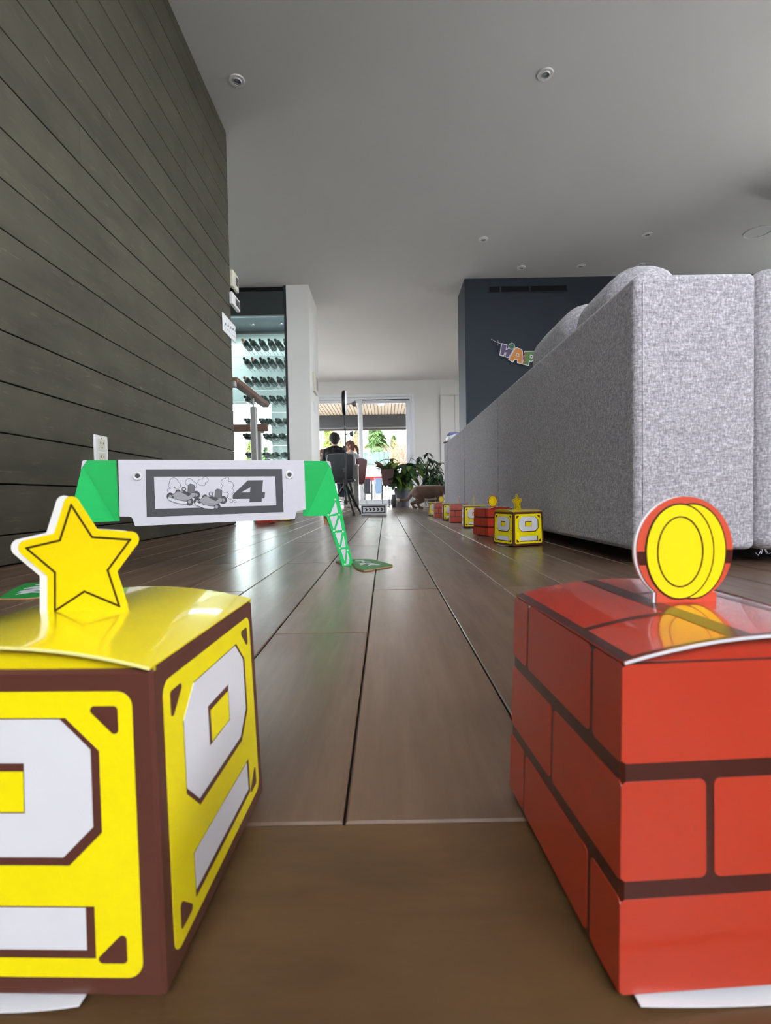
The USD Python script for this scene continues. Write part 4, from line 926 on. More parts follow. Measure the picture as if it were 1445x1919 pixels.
part('neck', cat(cyl(ptop + np.array([0, 0, 0.01]), (rc[0] + 0.002, RY, rc[2] - R - 0.10), 0.011, 0.008, 12)), 'black_plastic', rl)
part('swivel', trimesh.creation.icosphere(2, 0.009, ).apply_translation([rc[0] + 0.003, RY, rc[2] - R - 0.108]), 'steel', rl, smooth=True)
part('pole', cat(cyl((rc[0] + 0.003, RY, rc[2] - R - 0.10), (rc[0] + 0.006, RY, 0.62), 0.0065, n=12), cyl((rc[0] + 0.006, RY, 0.64), (hub[0], RY, 0.24), 0.0095, n=12)), 'charcoal', rl)
for z in (0.64, 0.43): part('clamp', cat(cyl((hub[0] - 0.003, RY, z - 0.02), (hub[0] - 0.003, RY, z + 0.02), 0.016, n=14), cyl((hub[0] - 0.003, RY, z), (hub[0] - 0.035, RY, z), 0.006, n=8)), 'black_plastic', rl)
part('hub', cyl((hub[0], RY, 0.24), (hub[0], RY, 0.34), 0.021, n=16), 'black_plastic', rl)
part('lower_hub', cyl((hub[0], RY, 0.10), (hub[0], RY, 0.14), 0.017, n=16), 'black_plastic', rl)
part('centre_tube', cyl((hub[0], RY, 0.11), (hub[0], RY, 0.30), 0.0085, n=12), 'charcoal', rl)
feet_ = [np.array([ft1[0], ft1[1], 0.0]), np.array([at_y(676, 945, RY + 0.16)[0], RY + 0.16, 0.0]), np.array([hub[0] - 0.20, RY + 0.08, 0.0])]
for f_ in feet_:
    top_ = np.array([hub[0], RY, 0.30]); d_ = f_ - top_
    lg = part('leg', cat(tube([top_, top_ + d_ * 0.55], 0.012, 10), tube([top_ + d_ * 0.5, f_ + np.array([0, 0, 0.01])], 0.0095, 10)), 'black_plastic', rl)
    part('rubber_foot', cyl(f_ + np.array([0, 0, 0.0]), f_ + np.array([0, 0, 0.03]), 0.0155, 0.012, 12), 'black', lg)
    part('brace', tube([(hub[0], RY, 0.12), top_ + d_ * 0.52], 0.004, 6), 'charcoal', rl)
for (px1, py1, nm) in ((663, 757, 'phone_clamp'), (658, 813, 'phone_clamp')):
    q = at_y(px1, py1, RY)
    arm0 = np.array([rc[0] + (0.010 if py1 < 800 else 0.004), RY, q[2] - (0.004 if py1 < 800 else 0.01)])
    cp = part('clamp_arm', tube([arm0, (arm0 + q) / 2 + np.array([0, 0, 0.004]), q], 0.005, 8), 'black_plastic', rl)
    part(nm, cat(cbx(q[0] - 0.014, q[0] + 0.016, RY - 0.02, RY + 0.02, q[2] - 0.018, q[2] + 0.020, 0.005), cyl((q[0] + 0.010, RY, q[2] - 0.025), (q[0] + 0.014, RY, q[2] + 0.027), 0.010, n=12)), 'black_plastic', cp)

# ================================================================== DINING TABLE, CHAIRS, PEOPLE
TY0, TY1, TZ = 8.62, 10.2, 0.74
tx1 = at_y(671, 900, TY0)[0]
tab = thing('dining_table', 'pale narrow dining table between the seated children', 'table', (0, 0, 0))
tl_, tr_ = -1.13, -0.60
part('tabletop', cbx(tl_, tr_, 8.92, 10.2, TZ - 0.035, TZ, 0.004), 'table_white', tab)
for x in (tl_ + 0.05, tr_ - 0.05):
    for y in (9.0, 10.12): part('leg', cbx(x - 0.025, x + 0.025, y - 0.025, y + 0.025, 0, TZ - 0.035, 0.003), 'table_grey', tab)
sc = thing('side_cabinet', 'pale slim waist-high cabinet beside the dark padded chair', 'cabinet', (tx1 - 0.13, TY0 + 0.14, 0))
part('cabinet_body', cbx(-0.125, 0.055, -0.125, 0.125, 0.0, TZ - 0.026, 0.003), 'table_white', sc)
part('side_panel', cbx(0.0555, 0.13, -0.105, 0.125, 0.0, TZ - 0.026, 0.003), 'table_grey', sc, label='grey side panel')
part('cabinet_top', cbx(-0.13, 0.14, -0.135, 0.13, TZ - 0.0255, TZ, 0.003), 'table_white', sc)
def shell_chair(label, loc, rotz, m, metal=True, wd=0.21):
    """upholstered shell: seat and back, on four thin legs; front faces local +y"""
    t = thing('dining_chair', label, 'chair', loc, rotz, 'dining chairs')
    part('seat', soft_box(-wd, wd, -0.20, 0.22, 0.42, 0.475, 0.025, 0.01), m, t, smooth=60)
    b_ = soft_box(-wd, wd, -0.03, 0.02, 0.0, 0.40, 0.022, 0.012)
    s_ = 1 - 0.10 * np.clip((b_.vertices[:, 2] - 0.2) / 0.2, -1, 1) ** 2 * (b_.vertices[:, 2] < 0.2); b_.vertices[:, 0] *= s_
    b_.vertices[:, 1] += 0.9 * b_.vertices[:, 0] ** 2; b_.vertices[:, 1] -= 0.16 * b_.vertices[:, 2]; b_.apply_translation([0, -0.20, 0.455])
    part('backrest', b_, m, t, smooth=60)
    rim = [(-wd * 0.97, 0.02, 0.02), (-wd, 0.02, 0.2), (-wd * 0.98, 0.02, 0.36), (-wd * 0.86, 0.01, 0.397), (0, -0.018, 0.402), (wd * 0.86, 0.01, 0.397), (wd * 0.98, 0.02, 0.36), (wd, 0.02, 0.2), (wd * 0.97, 0.02, 0.02)]
    part('piping', tube([(x, y - 0.2 - 0.16 * z - 0.012, z + 0.457) for x, y, z in rim], 0.004, 6), 'print_grey', t)
    part('under_frame', cbx(-0.15, 0.15, -0.15, 0.17, 0.405, 0.425, 0.003), 'black_plastic', t)
    for sx_ in (-1, 1):
        for sy_ in (-1, 1):
            lg = part('leg', tube([(sx_ * 0.13, sy_ * 0.13, 0.41), (sx_ * 0.20, sy_ * 0.20, 0.008)], [0.011, 0.008], 10), 'steel' if metal else 'black_plastic', t)
            part('glide', cyl((sx_ * 0.20, sy_ * 0.20, 0.0), (sx_ * 0.20, sy_ * 0.20, 0.012), 0.010, n=10), 'black', lg)
    return t
cx_ = at_y(639, 900, 8.02)[0]
shell_chair('dark grey padded dining chair seen from behind, holding the short-haired child', (cx_, 8.22, 0), 0, 'leather_dark', False)
gxx = -0.53
shell_chair('wine red dining chair holding the child with a ponytail', (gxx - 0.085, 9.30, 0), 50, 'leather_wine', True, 0.145)

def hand(wrist, d, up, s=1.0):
    """palm with four fingers and a thumb, along d; up is the back of the hand"""
    d = np.asarray(d, float) / np.linalg.norm(d); up = np.asarray(up, float); sd = np.cross(d, up); sd /= np.linalg.norm(sd); w = np.asarray(wrist, float)
    B = [(w, 0.020 * s, w + d * 0.05 * s + sd * 0.015 * s, 0.016 * s), (w, 0.020 * s, w + d * 0.05 * s - sd * 0.018 * s, 0.016 * s)]
    for k, (o, L_) in enumerate(((-0.026, 0.052), (-0.009, 0.064), (0.009, 0.068), (0.026, 0.060))):
        p0 = w + d * 0.055 * s + sd * o * s; p1 = p0 + (d * 0.55 * L_ - up * 0.006) * s; p2 = p1 + (d * 0.5 * L_ - up * 0.018) * s
        B += [(p0, 0.0085 * s, p1, 0.008 * s), (p1, 0.008 * s, p2, 0.007 * s)]
    p0 = w + d * 0.018 * s + sd * 0.022 * s; p1 = p0 + (d * 0.024 + sd * 0.026) * s; p2 = p1 + (d * 0.026 + sd * 0.006 - up * 0.006) * s
    return B + [(p0, 0.010 * s, p1, 0.0095 * s), (p1, 0.0095 * s, p2, 0.008 * s)]
def person(label, hip, face, k, lean, head_yaw, head_pitch, shirt, pants, hair_m, hair, arms, knees=None):
    """seated figure; local frame: +y the way the body faces, +x its right hand, origin between the hips on the seat"""
    t = thing('person', label, 'person', hip, face)
    V = lambda *p: np.array(p, float) * k
    hipz = 0.085
    ly = math.sin(math.radians(lean)); lz = math.cos(math.radians(lean))
    sp = lambda h, x=0.0, y=0.0: V(x, h * ly + y, hipz + h * lz)
    pel, wai, che, sho, nec = sp(0.0), sp(0.18), sp(0.36), sp(0.47), sp(0.545)
    hc = sp(0.665, 0, 0.02)
    bones, torso, legs = [], [], []
    torso += [(sp(0.0, 0.075), 0.105 * k, sp(0.18, 0.055), 0.098 * k), (sp(0.0, -0.075), 0.105 * k, sp(0.18, -0.055), 0.098 * k), (sp(0.18, 0.055), 0.098 * k, sp(0.37, 0.085), 0.098 * k), (sp(0.18, -0.055), 0.098 * k, sp(0.37, -0.085), 0.098 * k),
              (sp(0.37, 0.085), 0.09 * k, sp(0.45, 0.145), 0.056 * k), (sp(0.37, -0.085), 0.09 * k, sp(0.45, -0.145), 0.056 * k), (sp(0.45, 0.145), 0.055 * k, sp(0.50, 0.03), 0.055 * k), (sp(0.45, -0.145), 0.055 * k, sp(0.50, -0.03), 0.055 * k), (sp(0.37), 0.10 * k, sp(0.50), 0.062 * k)]
    bones += [(sp(0.47), 0.055 * k, sp(0.60, 0, 0.012), 0.050 * k)]
    # head in its own frame, turned and tipped
    cy, sy_ = math.cos(math.radians(head_yaw)), math.sin(math.radians(head_yaw)); cp, sp_ = math.cos(math.radians(head_pitch)), math.sin(math.radians(head_pitch))
    Rz = np.array([[cy, -sy_, 0], [sy_, cy, 0], [0, 0, 1]]); Rx = np.array([[1, 0, 0], [0, cp, -sp_], [0, sp_, cp]]); Rh = Rz @ Rx
    hk = k * 1.08
    hd = lambda x, y, z: hc + Rh @ (np.array([x, y, z]) * hk)
    bones += [(hd(0, -0.012, 0.035), 0.088 * hk, hd(0, 0.018, 0.028), 0.080 * hk), (hd(0, 0.012, -0.01), 0.070 * hk, hd(0, 0.052, -0.072), 0.034 * hk), (hd(0, 0.086, 0.012), 0.010 * hk, hd(0, 0.110, -0.018), 0.0125 * hk),
              (hd(0, 0.086, -0.046), 0.012 * hk, hd(0, 0.084, -0.052), 0.012 * hk)]
    for s in (-1, 1): bones += [(hd(s * 0.080, -0.010, 0.012), 0.013 * hk, hd(s * 0.088, -0.016, -0.015), 0.010 * hk), (hd(s * 0.080, -0.010, 0.012), 0.013 * hk, hd(s * 0.092, -0.022, 0.022), 0.012 * hk), (hd(s * 0.045, 0.05, -0.02), 0.032 * hk, hd(s * 0.02, 0.05, -0.05), 0.03 * hk)]
    sleeves = []
    for s in (-1, 1):
        sh = sp(0.45, s * 0.165); el, wr, hdv = arms[s]; el, wr = V(*el), V(*wr)
        bones += [(sh, 0.046 * k, el, 0.038 * k), (el, 0.037 * k, wr, 0.025 * k)]
        bones += hand(wr, hdv, (0, 0, 1), k * 0.95)
        sleeves.append((sh, 0.056 * k, sh + (el - sh) * 0.72, 0.052 * k))
        kn = V(s * 0.11, 0.40, hipz - 0.02) if knees is None else V(*knees[s]); an = kn + V(0, -0.05, -0.40)
        legs += [(V(s * 0.085, 0.0, hipz), 0.088 * k, kn, 0.058 * k), (kn, 0.058 * k, an, 0.042 * k)]
        bones += [(V(s * 0.085, 0.0, hipz), 0.07 * k, kn, 0.048 * k), (kn, 0.048 * k, an + V(0, 0, -0.05), 0.032 * k), (an + V(0, -0.01, -0.045), 0.034 * k, an + V(0, 0.13, -0.065), 0.024 * k)]
        shm = skin_mesh([(an + V(0, -0.015, -0.045), 0.040 * k, an + V(0, 0.07, -0.052), 0.036 * k), (an + V(0, 0.07, -0.052), 0.036 * k, an + V(0, 0.14, -0.06), 0.030 * k)], 0.02, 4, 14)
        part('shoe', shm, 'sneaker', t, smooth=60)
    body = [(a, b_ * 0.93, c_, d_ * 0.93) for a, b_, c_, d_ in torso]
    part('body', skin_mesh(body + bones, 0.011, 6, 16), 'skin', t, smooth=60)
    part('shirt', skin_mesh(torso + sleeves, 0.018, 8, 16), shirt, t, smooth=60)
    part('trousers', skin_mesh(legs + [(V(-0.07, 0, hipz), 0.104 * k, V(0.07, 0, hipz), 0.104 * k)], 0.02, 8, 16), pants, t, smooth=60)
    # hair: a cap that leaves the face free
    cap = m3.Manifold.batch_hull([m3.Manifold.sphere(0.096 * hk, 28).translate(list(hd(0, -0.014, 0.040))), m3.Manifold.sphere(0.088 * hk, 28).translate(list(hd(0, 0.012, 0.036)))])
    cap = m3.Manifold.batch_boolean([cap, m3.Manifold.batch_hull([m3.Manifold.sphere(0.085 * hk, 20).translate(list(hd(0, -0.022, 0.02))), m3.Manifold.sphere(0.060 * hk, 20).translate(list(hd(0, -0.030, -0.045)))])], m3.OpType.Add)
    cutn = Rh @ np.array([0, 0.80, -0.60]); off = float(np.dot(hd(0, 0.040, 0.030), cutn))
    cap = cap.split_by_plane(list(-cutn), -off)[0]
    cm = to_tm(cap.refine_to_length(0.012)); cm.merge_vertices(); trimesh.smoothing.filter_taubin(cm, iterations=4)
    cm.vertices += (meshkit.fbm(cm.vertices * 60 / k, 3, 5)[:, None] - 0.5) * 0.012 * k * cm.vertex_normals
    hp = part('hair', cm, hair_m, t, smooth=60)
    if hair == 'ponytail':
        pt = skin_mesh([(hd(0, -0.095, 0.0), 0.026 * hk, hd(0, -0.125, -0.015), 0.030 * hk), (hd(0, -0.125, -0.015), 0.032 * hk, hd(0, -0.145, -0.08), 0.034 * hk), (hd(0, -0.145, -0.08), 0.034 * hk, hd(0, -0.15, -0.17), 0.012 * hk)], 0.012, 6, 16)
        pt.vertices += (meshkit.fbm(pt.vertices * np.array([80, 80, 16]), 2, 2)[:, None] - 0.5) * 0.012 * pt.vertex_normals
        part('ponytail', pt, hair_m, hp, smooth=60)
        part('hair_tie', cyl(hd(0, -0.100, 0.002), hd(0, -0.112, -0.004), 0.028 * hk, n=16), 'black', hp)
    for s in (-1, 1):
        part('eye', trimesh.creation.icosphere(2, 0.0105 * hk).apply_translation(hd(s * 0.033, 0.083, 0.010)), 'eye_dark', t, smooth=True)
        part('eyebrow', tube([hd(s * 0.018, 0.095, 0.030), hd(s * 0.035, 0.092, 0.034), hd(s * 0.050, 0.082, 0.029)], 0.0035 * hk, 6), hair_m, t)
    part('lips', tube([hd(-0.020, 0.088, -0.049), hd(0, 0.098, -0.047), hd(0.020, 0.088, -0.049)], 0.0045 * hk, 6), 'coin_red', t)
    return t
bxp = at_y(626.5, 850, 8.18)[0]
person('person with short dark hair in a black shirt, seen from behind on the dark chair', (bxp, 8.17, 0.478), 0, 0.86, 10, 6, -12, 'shirt_black', 'jeans', 'hair_dark', 'short',
       {-1: ((-0.24, 0.16, 0.24), (-0.16, 0.40, 0.30), (0.3, 1, 0)), 1: ((0.24, 0.16, 0.24), (0.14, 0.40, 0.30), (-0.3, 1, 0))})
person('person with a brown ponytail in a light grey T-shirt, leaning on the table side-on', (gxx - 0.045, 9.28, 0.478), 44, 0.84, 8, 40, -8, 'shirt_grey', 'jeans', 'hair_brown', 'ponytail',
       {-1: ((-0.24, 0.20, 0.27), (-0.20, 0.40, 0.345), (-0.3, 1, 0.0)), 1: ((0.25, 0.18, 0.26), (0.14, 0.38, 0.40), (-0.6, 1, 0.0))})
lx = at_y(604, 845, 9.55)[0]
shell_chair('dining chair mostly hidden behind the white pillar', (-1.40, 9.6, 0), -84, 'leather_dark')
person('person with reddish brown hair mostly hidden behind the white pillar', (-1.40, 9.6, 0.478), -84, 0.74, 24, 0, -14, 'shirt_black', 'jeans', 'hair_brown', 'short',
       {-1: ((-0.22, 0.16, 0.24), (-0.14, 0.30, 0.10), (0.3, 1, -0.2)), 1: ((0.22, 0.16, 0.24), (0.14, 0.30, 0.10), (-0.3, 1, -0.2))})
# drinking glass on the table edge
gq = at_y(663.5, 866, 9.0)
dg = thing('drinking_glass', 'small clear drinking glass on the slim cabinet before the ponytail child', 'glass', (tx1 - 0.06, 8.72, TZ))
part('glass_wall', lathe([(0.0, 0.0), (0.026, 0.0), (0.032, 0.09), (0.030, 0.09), (0.0245, 0.008), (0, 0.008)], 20), 'lens', dg, smooth=40)
part('water', lathe([(0.0, 0.0085), (0.0240, 0.0085), (0.0270, 0.05), (0, 0.05)], 20), 'screen_dark', dg, smooth=40)

# ================================================================== CAT
cyy = at_z(793, 953.5)[1]
ca, cb_ = at_y(770, 930, cyy), at_y(822, 920, cyy)
ch = (cb_[0] - ca[0])
kx = ch / 0.36
cat_t = thing('cat', 'stocky greyish tan cat walking away to the right past the plants', 'cat', (ca[0] + 0.10, cyy, 0), 0)
c_ = lambda x, y, z: np.array([x, y, z]) * 1.08
CB_ = [(c_(0.0, 0, 0.205), 0.088, c_(0.12, 0, 0.202), 0.096), (c_(0.12, 0, 0.202), 0.096, c_(0.25, 0, 0.210), 0.086), (c_(0.25, 0, 0.212), 0.074, c_(0.31, 0, 0.225), 0.062), (c_(-0.03, 0, 0.195), 0.068, c_(0.02, 0, 0.20), 0.078),
       (c_(0.31, 0, 0.225), 0.054, c_(0.36, 0, 0.265), 0.047), (c_(0.365, 0, 0.272), 0.052, c_(0.385, 0, 0.270), 0.047), (c_(0.40, 0, 0.258), 0.032, c_(0.425, 0, 0.250), 0.022), (c_(0.14, 0, 0.15), 0.05, c_(0.05, 0, 0.152), 0.046)]
for s, fx, hx in ((1, 0.275, -0.045), (-1, 0.235, 0.02)):
    y = 0.042 * s
    CB_ += [(c_(0.27, y * 0.9, 0.19), 0.044, c_((0.27 + fx) / 2 - 0.01, y, 0.105), 0.026), (c_((0.27 + fx) / 2 - 0.01, y, 0.105), 0.025, c_(fx, y, 0.03), 0.019), (c_(fx, y, 0.024), 0.019, c_(fx + 0.028, y, 0.016), 0.0155),
            (c_(0.0, y, 0.17), 0.062, c_(0.035 + hx * 0.5, y, 0.105), 0.034), (c_(0.035 + hx * 0.5, y, 0.105), 0.032, c_(hx - 0.035, y, 0.07), 0.021), (c_(hx - 0.035, y, 0.07), 0.020, c_(hx - 0.012, y, 0.022), 0.017), (c_(hx - 0.012, y, 0.02), 0.017, c_(hx + 0.022, y, 0.0155), 0.015)]
tail = [(-0.075, 0, 0.20), (-0.10, 0, 0.15), (-0.135, 0, 0.118), (-0.18, 0, 0.105), (-0.225, 0, 0.108), (-0.25, 0, 0.118)]
for i in range(len(tail) - 1): CB_.append((c_(*tail[i]), 0.023 - 0.001 * i, c_(*tail[i + 1]), 0.022 - 0.001 * i))
for s in (1, -1): CB_.append((c_(0.365, 0.030 * s, 0.305), 0.021, c_(0.358, 0.040 * s, 0.340), 0.006))
part('body', skin_mesh(CB_, 0.009, 10, 18), 'cat_fur', cat_t, smooth=60)
belly = [(c_(0.05, 0, 0.137), 0.044, c_(0.20, 0, 0.142), 0.044)] 
part('belly_fur', skin_mesh(belly, 0.012, 4, 16), 'cat_white', cat_t, smooth=60, label='paler belly fur')
part('tail_tip', skin_mesh([(c_(-0.236, 0, 0.112), 0.0195, c_(-0.252, 0, 0.119), 0.0185)], 0.008, 2, 14), 'cat_white', cat_t, smooth=60, label='white tail tip')
for s in (1, -1):
    part('eye', trimesh.creation.icosphere(2, 0.0075).apply_translation(c_(0.420, 0.022 * s, 0.275)), 'eye_dark', cat_t, smooth=True)
    part('inner_ear', skin_mesh([(c_(0.373, 0.034 * s, 0.308), 0.010, c_(0.366, 0.040 * s, 0.328), 0.004)], 0.008, 2, 12), 'coin_red', cat_t, smooth=60)
part('nose', trimesh.creation.icosphere(1, 0.006).apply_translation(c_(0.447, 0, 0.252)), 'coin_red', cat_t, smooth=True)
part('whisker', cat(*[tube([c_(0.435, 0.012 * s, 0.246), c_(0.455, 0.05 * s, 0.246 + d)], 0.0008, 4) for s in (1, -1) for d in (-0.012, 0.0, 0.012)]), 'cat_white', cat_t)

# ================================================================== PLANTS
def leaf(base, d, up, L_, w_, droop=0.5, n=4):
    """pointed leaf blade that bends down: 2 strips of quads"""
    d = np.asarray(d, float) / np.linalg.norm(d); sd = np.cross(d, up); sd /= np.linalg.norm(sd) + 1e-9; nrm = np.cross(sd, d)
    v, f, p, dd = [], [], np.asarray(base, float), d.copy()
    for i in range(n + 1):
        s = i / n; ww = w_ * math.sin(math.pi * min(1, 0.12 + 0.88 * s) ** 0.85) * (1 if i < n else 0.02)
        v += [p - sd * ww / 2 + nrm * ww * 0.12, p, p + sd * ww / 2 + nrm * ww * 0.12]
        dd = dd - np.array([0, 0, droop / n]); dd /= np.linalg.norm(dd); nrm = np.cross(sd, dd); p = p + dd * L_ / n
    for i in range(n):
        a = 3 * i
        for j in (0, 1): f += [[a + j, a + j + 1, a + j + 4], [a + j, a + j + 4, a + j + 3]]
    v = np.array(v); f = np.array(f)
    v2 = v - np.array([0, 0, 0.0006]); return trimesh.Trimesh(np.vstack([v, v2]), np.vstack([f, f[:, ::-1] + len(v)]), process=False)
def pot(name, label, loc, r0, r1, h, m, rim=0.012):
    t = thing(name, label, 'potted plant', loc)
    part('pot', lathe([(0, 0), (r0, 0), (r1 - 0.004, h * 0.80), (r1 - 0.004, h * 0.82), (r1, h * 0.83), (r1 + rim * 0.3, h), (r1 - 0.012, h), (r1 - 0.016, h * 0.9), (0, h * 0.9)], 32), m, t, smooth=35)
    part('soil', lathe([(0, h * 0.9), (r1 - 0.017, h * 0.9), (r1 - 0.017, h * 0.92), (0, h * 0.93)], 20), 'soil', t)
    return t
# big bushy plant in the large grey pot
PY = at_z(754, 950)[1]
pc = at_y(754, 930, PY); pr = (at_y(769, 930, PY)[0] - at_y(740, 930, PY)[0]) / 2
ph = at_y(754, 914, PY)[2]
bp = pot('potted_plant', 'bushy green plant with drooping leaves in the large round grey pot', (pc[0], PY, 0), pr * 0.82, pr * 1.03, ph, 'pot_grey')
prng = random.Random(11)
stems = []
for i in range(14):
    a = prng.uniform(0, 2 * math.pi); rr = prng.uniform(0.0, 0.6) * pr; hh_ = prng.uniform(0.18, 0.52); sp_ = prng.uniform(0.06, 0.26)
    p0 = np.array([rr * math.cos(a), rr * math.sin(a), ph * 0.9]); p1 = p0 + np.array([math.cos(a) * sp_, math.sin(a) * sp_ * 0.7, hh_])
    mid_ = (p0 + p1) / 2 + np.array([-math.cos(a) * 0.02, 0, 0.04]); stems.append((p0, mid_, p1))
part('stems', cat(*[tube(s_, 0.005, 5) for s_ in stems]), 'stem_green', bp)
for s_ in stems:
    for j in range(14):
        u = prng.uniform(0.3, 1.0); p = (1 - u) ** 2 * s_[0] + 2 * u * (1 - u) * s_[1] + u * u * s_[2]
        a = prng.uniform(0, 2 * math.pi); L_ = prng.uniform(0.15, 0.27)
        part('leaf', leaf(p, (math.cos(a), math.sin(a), prng.uniform(-0.3, 0.5)), (0, 0, 1), L_, L_ * prng.uniform(0.36, 0.5), prng.uniform(0.8, 2.0)), prng.choice(['leaf_green', 'leaf_green', 'leaf_lime', 'leaf_dark']), bp)
# square-ish wine red pot on a metal stand
QY = PY - 0.1
qa, qb = at_y(713, 880, QY), at_y(738.5, 880, QY); q1, q2 = at_y(718, 908, QY), at_y(734.5, 908, QY); qc = (qa[0] + qb[0]) / 2; hw1, hw0 = (qb[0] - qa[0]) / 2, (q2[0] - q1[0]) / 2
zb0, zt0 = q1[2], qa[2]
st = thing('plant_stand', 'thin black metal plant stand under the dark red pot', 'plant stand', (qc, QY, 0))
g_ = 6.8 * QY / 942; cx2 = at_y(722.8, 920, QY)[0] - qc
lz_ = zb0 - 0.008
part('top_frame', cat(bx(-g_ + cx2, g_ + cx2, -g_, -g_ + 0.012, lz_ - 0.012, lz_), bx(-g_ + cx2, g_ + cx2, g_ - 0.012, g_, lz_ - 0.012, lz_), bx(-g_ + cx2, -g_ + 0.012 + cx2, -g_, g_, lz_ - 0.012, lz_), bx(g_ - 0.012 + cx2, g_ + cx2, -g_, g_, lz_ - 0.012, lz_), bx(-g_ + cx2, g_ + cx2, -0.02, 0.02, lz_ - 0.012, lz_)), 'black_plastic', st)
for sx_ in (-1, 1):
    for sy_ in (-1, 1): part('leg', bx(cx2 + sx_ * g_ - (0.012 if sx_ > 0 else 0), cx2 + sx_ * g_ + (0.012 if sx_ < 0 else 0), sy_ * g_ - (0.012 if sy_ > 0 else 0), sy_ * g_ + (0.012 if sy_ < 0 else 0), 0, lz_ - 0.0005), 'black_plastic', st)
for y_ in (-g_, g_ - 0.010): part('base_rail', bx(-g_ + cx2, g_ + cx2, y_, y_ + 0.010, 0.012, 0.022), 'black_plastic', st)
rp = thing('potted_plant', 'broad-leaved plant in the tapered dark red pot on the metal stand', 'potted plant', (qc, QY, lz_ + 0.0005))
hpt = zt0 - lz_
m = trimesh.convex.convex_hull(np.array([(s1 * (hw0 if z == 0 else hw1), s2 * (hw0 if z == 0 else hw1), z) for s1 in (-1, 1) for s2 in (-1, 1) for z in (0, hpt)]))
m2 = to_tm(m3.Manifold.batch_boolean([m3.Manifold(m3.Mesh(np.array(m.vertices, np.float32), np.array(m.faces, np.uint32))), m3.Manifold.cube([2 * hw1 - 0.03, 2 * hw1 - 0.03, 0.06], True).translate([0, 0, hpt])], m3.OpType.Subtract))
part('pot', m2, 'pot_wine', rp)
part('soil', bx(-hw1 + 0.02, hw1 - 0.02, -hw1 + 0.02, hw1 - 0.02, hpt - 0.032, hpt - 0.02), 'soil', rp)
for i in range(40):
    a = prng.uniform(0, 2 * math.pi); r_ = prng.uniform(0, 0.7) * hw1; tilt = prng.uniform(0.5, 2.2); L_ = prng.uniform(0.12, 0.24)
    part('leaf', leaf((r_ * math.cos(a), r_ * math.sin(a), hpt - 0.02), (math.cos(a), math.sin(a) * 0.8, tilt), (0, 0, 1) if tilt < 1.5 else (math.sin(a), -math.cos(a), 0.2), L_, L_ * 0.34, prng.uniform(0.5, 1.4)), prng.choice(['leaf_green', 'leaf_green', 'leaf_lime', 'leaf_red' if math.cos(a) < -0.5 else 'leaf_green']), rp)
for dx, hh_ in ((-0.05, 0.38), (0.02, 0.30)): part('flower_stem', tube([(dx, 0, hpt - 0.02), (dx + 0.005, 0, hpt + hh_ * 0.6), (dx - 0.01, 0, hpt + hh_)], 0.003, 5), 'stem_green', rp)
part('leaf', leaf((-hw1, 0, hpt + 0.06), (-1, 0, 0.1), (0, 0, 1), 0.12, 0.05, 2.4), 'leaf_red', rp)
# small dark vase under it
vy = PY - 0.30; va = at_y(738.5, 927, vy)
vs = thing('vase', 'small dark round vase on the floor beside the grey pot', 'vase', (va[0], vy, 0))
vh = va[2]; vr = (at_y(745, 930, vy)[0] - at_y(733, 930, vy)[0]) / 2
part('vase_body', lathe([(0, 0), (vr * 0.7, 0), (vr, vh * 0.35), (vr * 0.95, vh * 0.65), (vr * 0.72, vh * 0.86), (vr * 0.85, vh), (vr * 0.75, vh), (vr * 0.62, vh * 0.86), (0, vh * 0.8)], 28), 'pot_dark', vs, smooth=40)
part('stick', cyl((0, 0, vh * 0.78), (0.004, 0, vh * 1.5), 0.006, n=8), 'card_white', vs)
# dark airy plants in the corner behind the cat
TY = PY + 0.75
def corner_plant(label, px, toppx, potw, n, kind, seed, Yp):
    r_ = random.Random(seed); p = at_y(px, 940, Yp)
    t = pot('potted_plant', label, (p[0], Yp, 0), potw * 0.8, potw, 0.26, 'pot_dark')
    tops = [at_y(a_, b__, Yp) - np.array([p[0], Yp, 0]) for a_, b__ in toppx]
    ss = []
    for q in tops:
        base = np.array([r_.uniform(-0.05, 0.05), r_.uniform(-0.05, 0.05), 0.24]); q = q + np.array([0, r_.uniform(-0.12, 0.12), 0])
        midp = np.array([base[0] * 0.6 + q[0] * 0.4, base[1] * 0.5 + q[1] * 0.5, base[2] * 0.35 + q[2] * 0.65]); ss.append((base, midp, q))
    part('stems', cat(*[tube(s_, 0.006, 5) for s_ in ss]), 'stem_green', t)
    for s_ in ss:
        for j in range(n):
            u = r_.uniform(0.35, 1.0) if kind == 'airy' else r_.uniform(0.15, 1.0)
            pp_ = (1 - u) ** 2 * s_[0] + 2 * u * (1 - u) * s_[1] + u * u * s_[2]
            if kind == 'airy' and j < n // 2: pp_ = s_[2] + np.array([r_.uniform(-.03, .03), r_.uniform(-.03, .03), r_.uniform(-.03, .02)])
            a = r_.uniform(0, 2 * math.pi); L_ = r_.uniform(0.12, 0.21) if kind == 'dense' else r_.uniform(0.10, 0.17)
            part('leaf', leaf(pp_, (math.cos(a), math.sin(a), r_.uniform(-0.4, 0.5)), (0, 0, 1), L_, L_ * r_.uniform(0.22, 0.36), r_.uniform(0.8, 1.8), 3), r_.choice(['leaf_dark', 'leaf_dark', 'leaf_green']), t)
corner_plant('tall airy dark plant with umbrella leaf tufts against the white wall', 806, [(786, 858), (790, 868), (803, 848), (804, 862), (789, 884), (797, 878), (818, 864), (826, 868), (812, 880)], 0.13, 20, 'airy', 5, TY + 0.35)
corner_plant('low dense dark plant just behind the cat', 812, [(798, 900), (805, 892), (812, 884), (820, 880), (826, 890), (806, 908), (818, 904), (829, 902), (790, 908), (812, 912)], 0.14, 28, 'dense', 6, TY - 0.1)
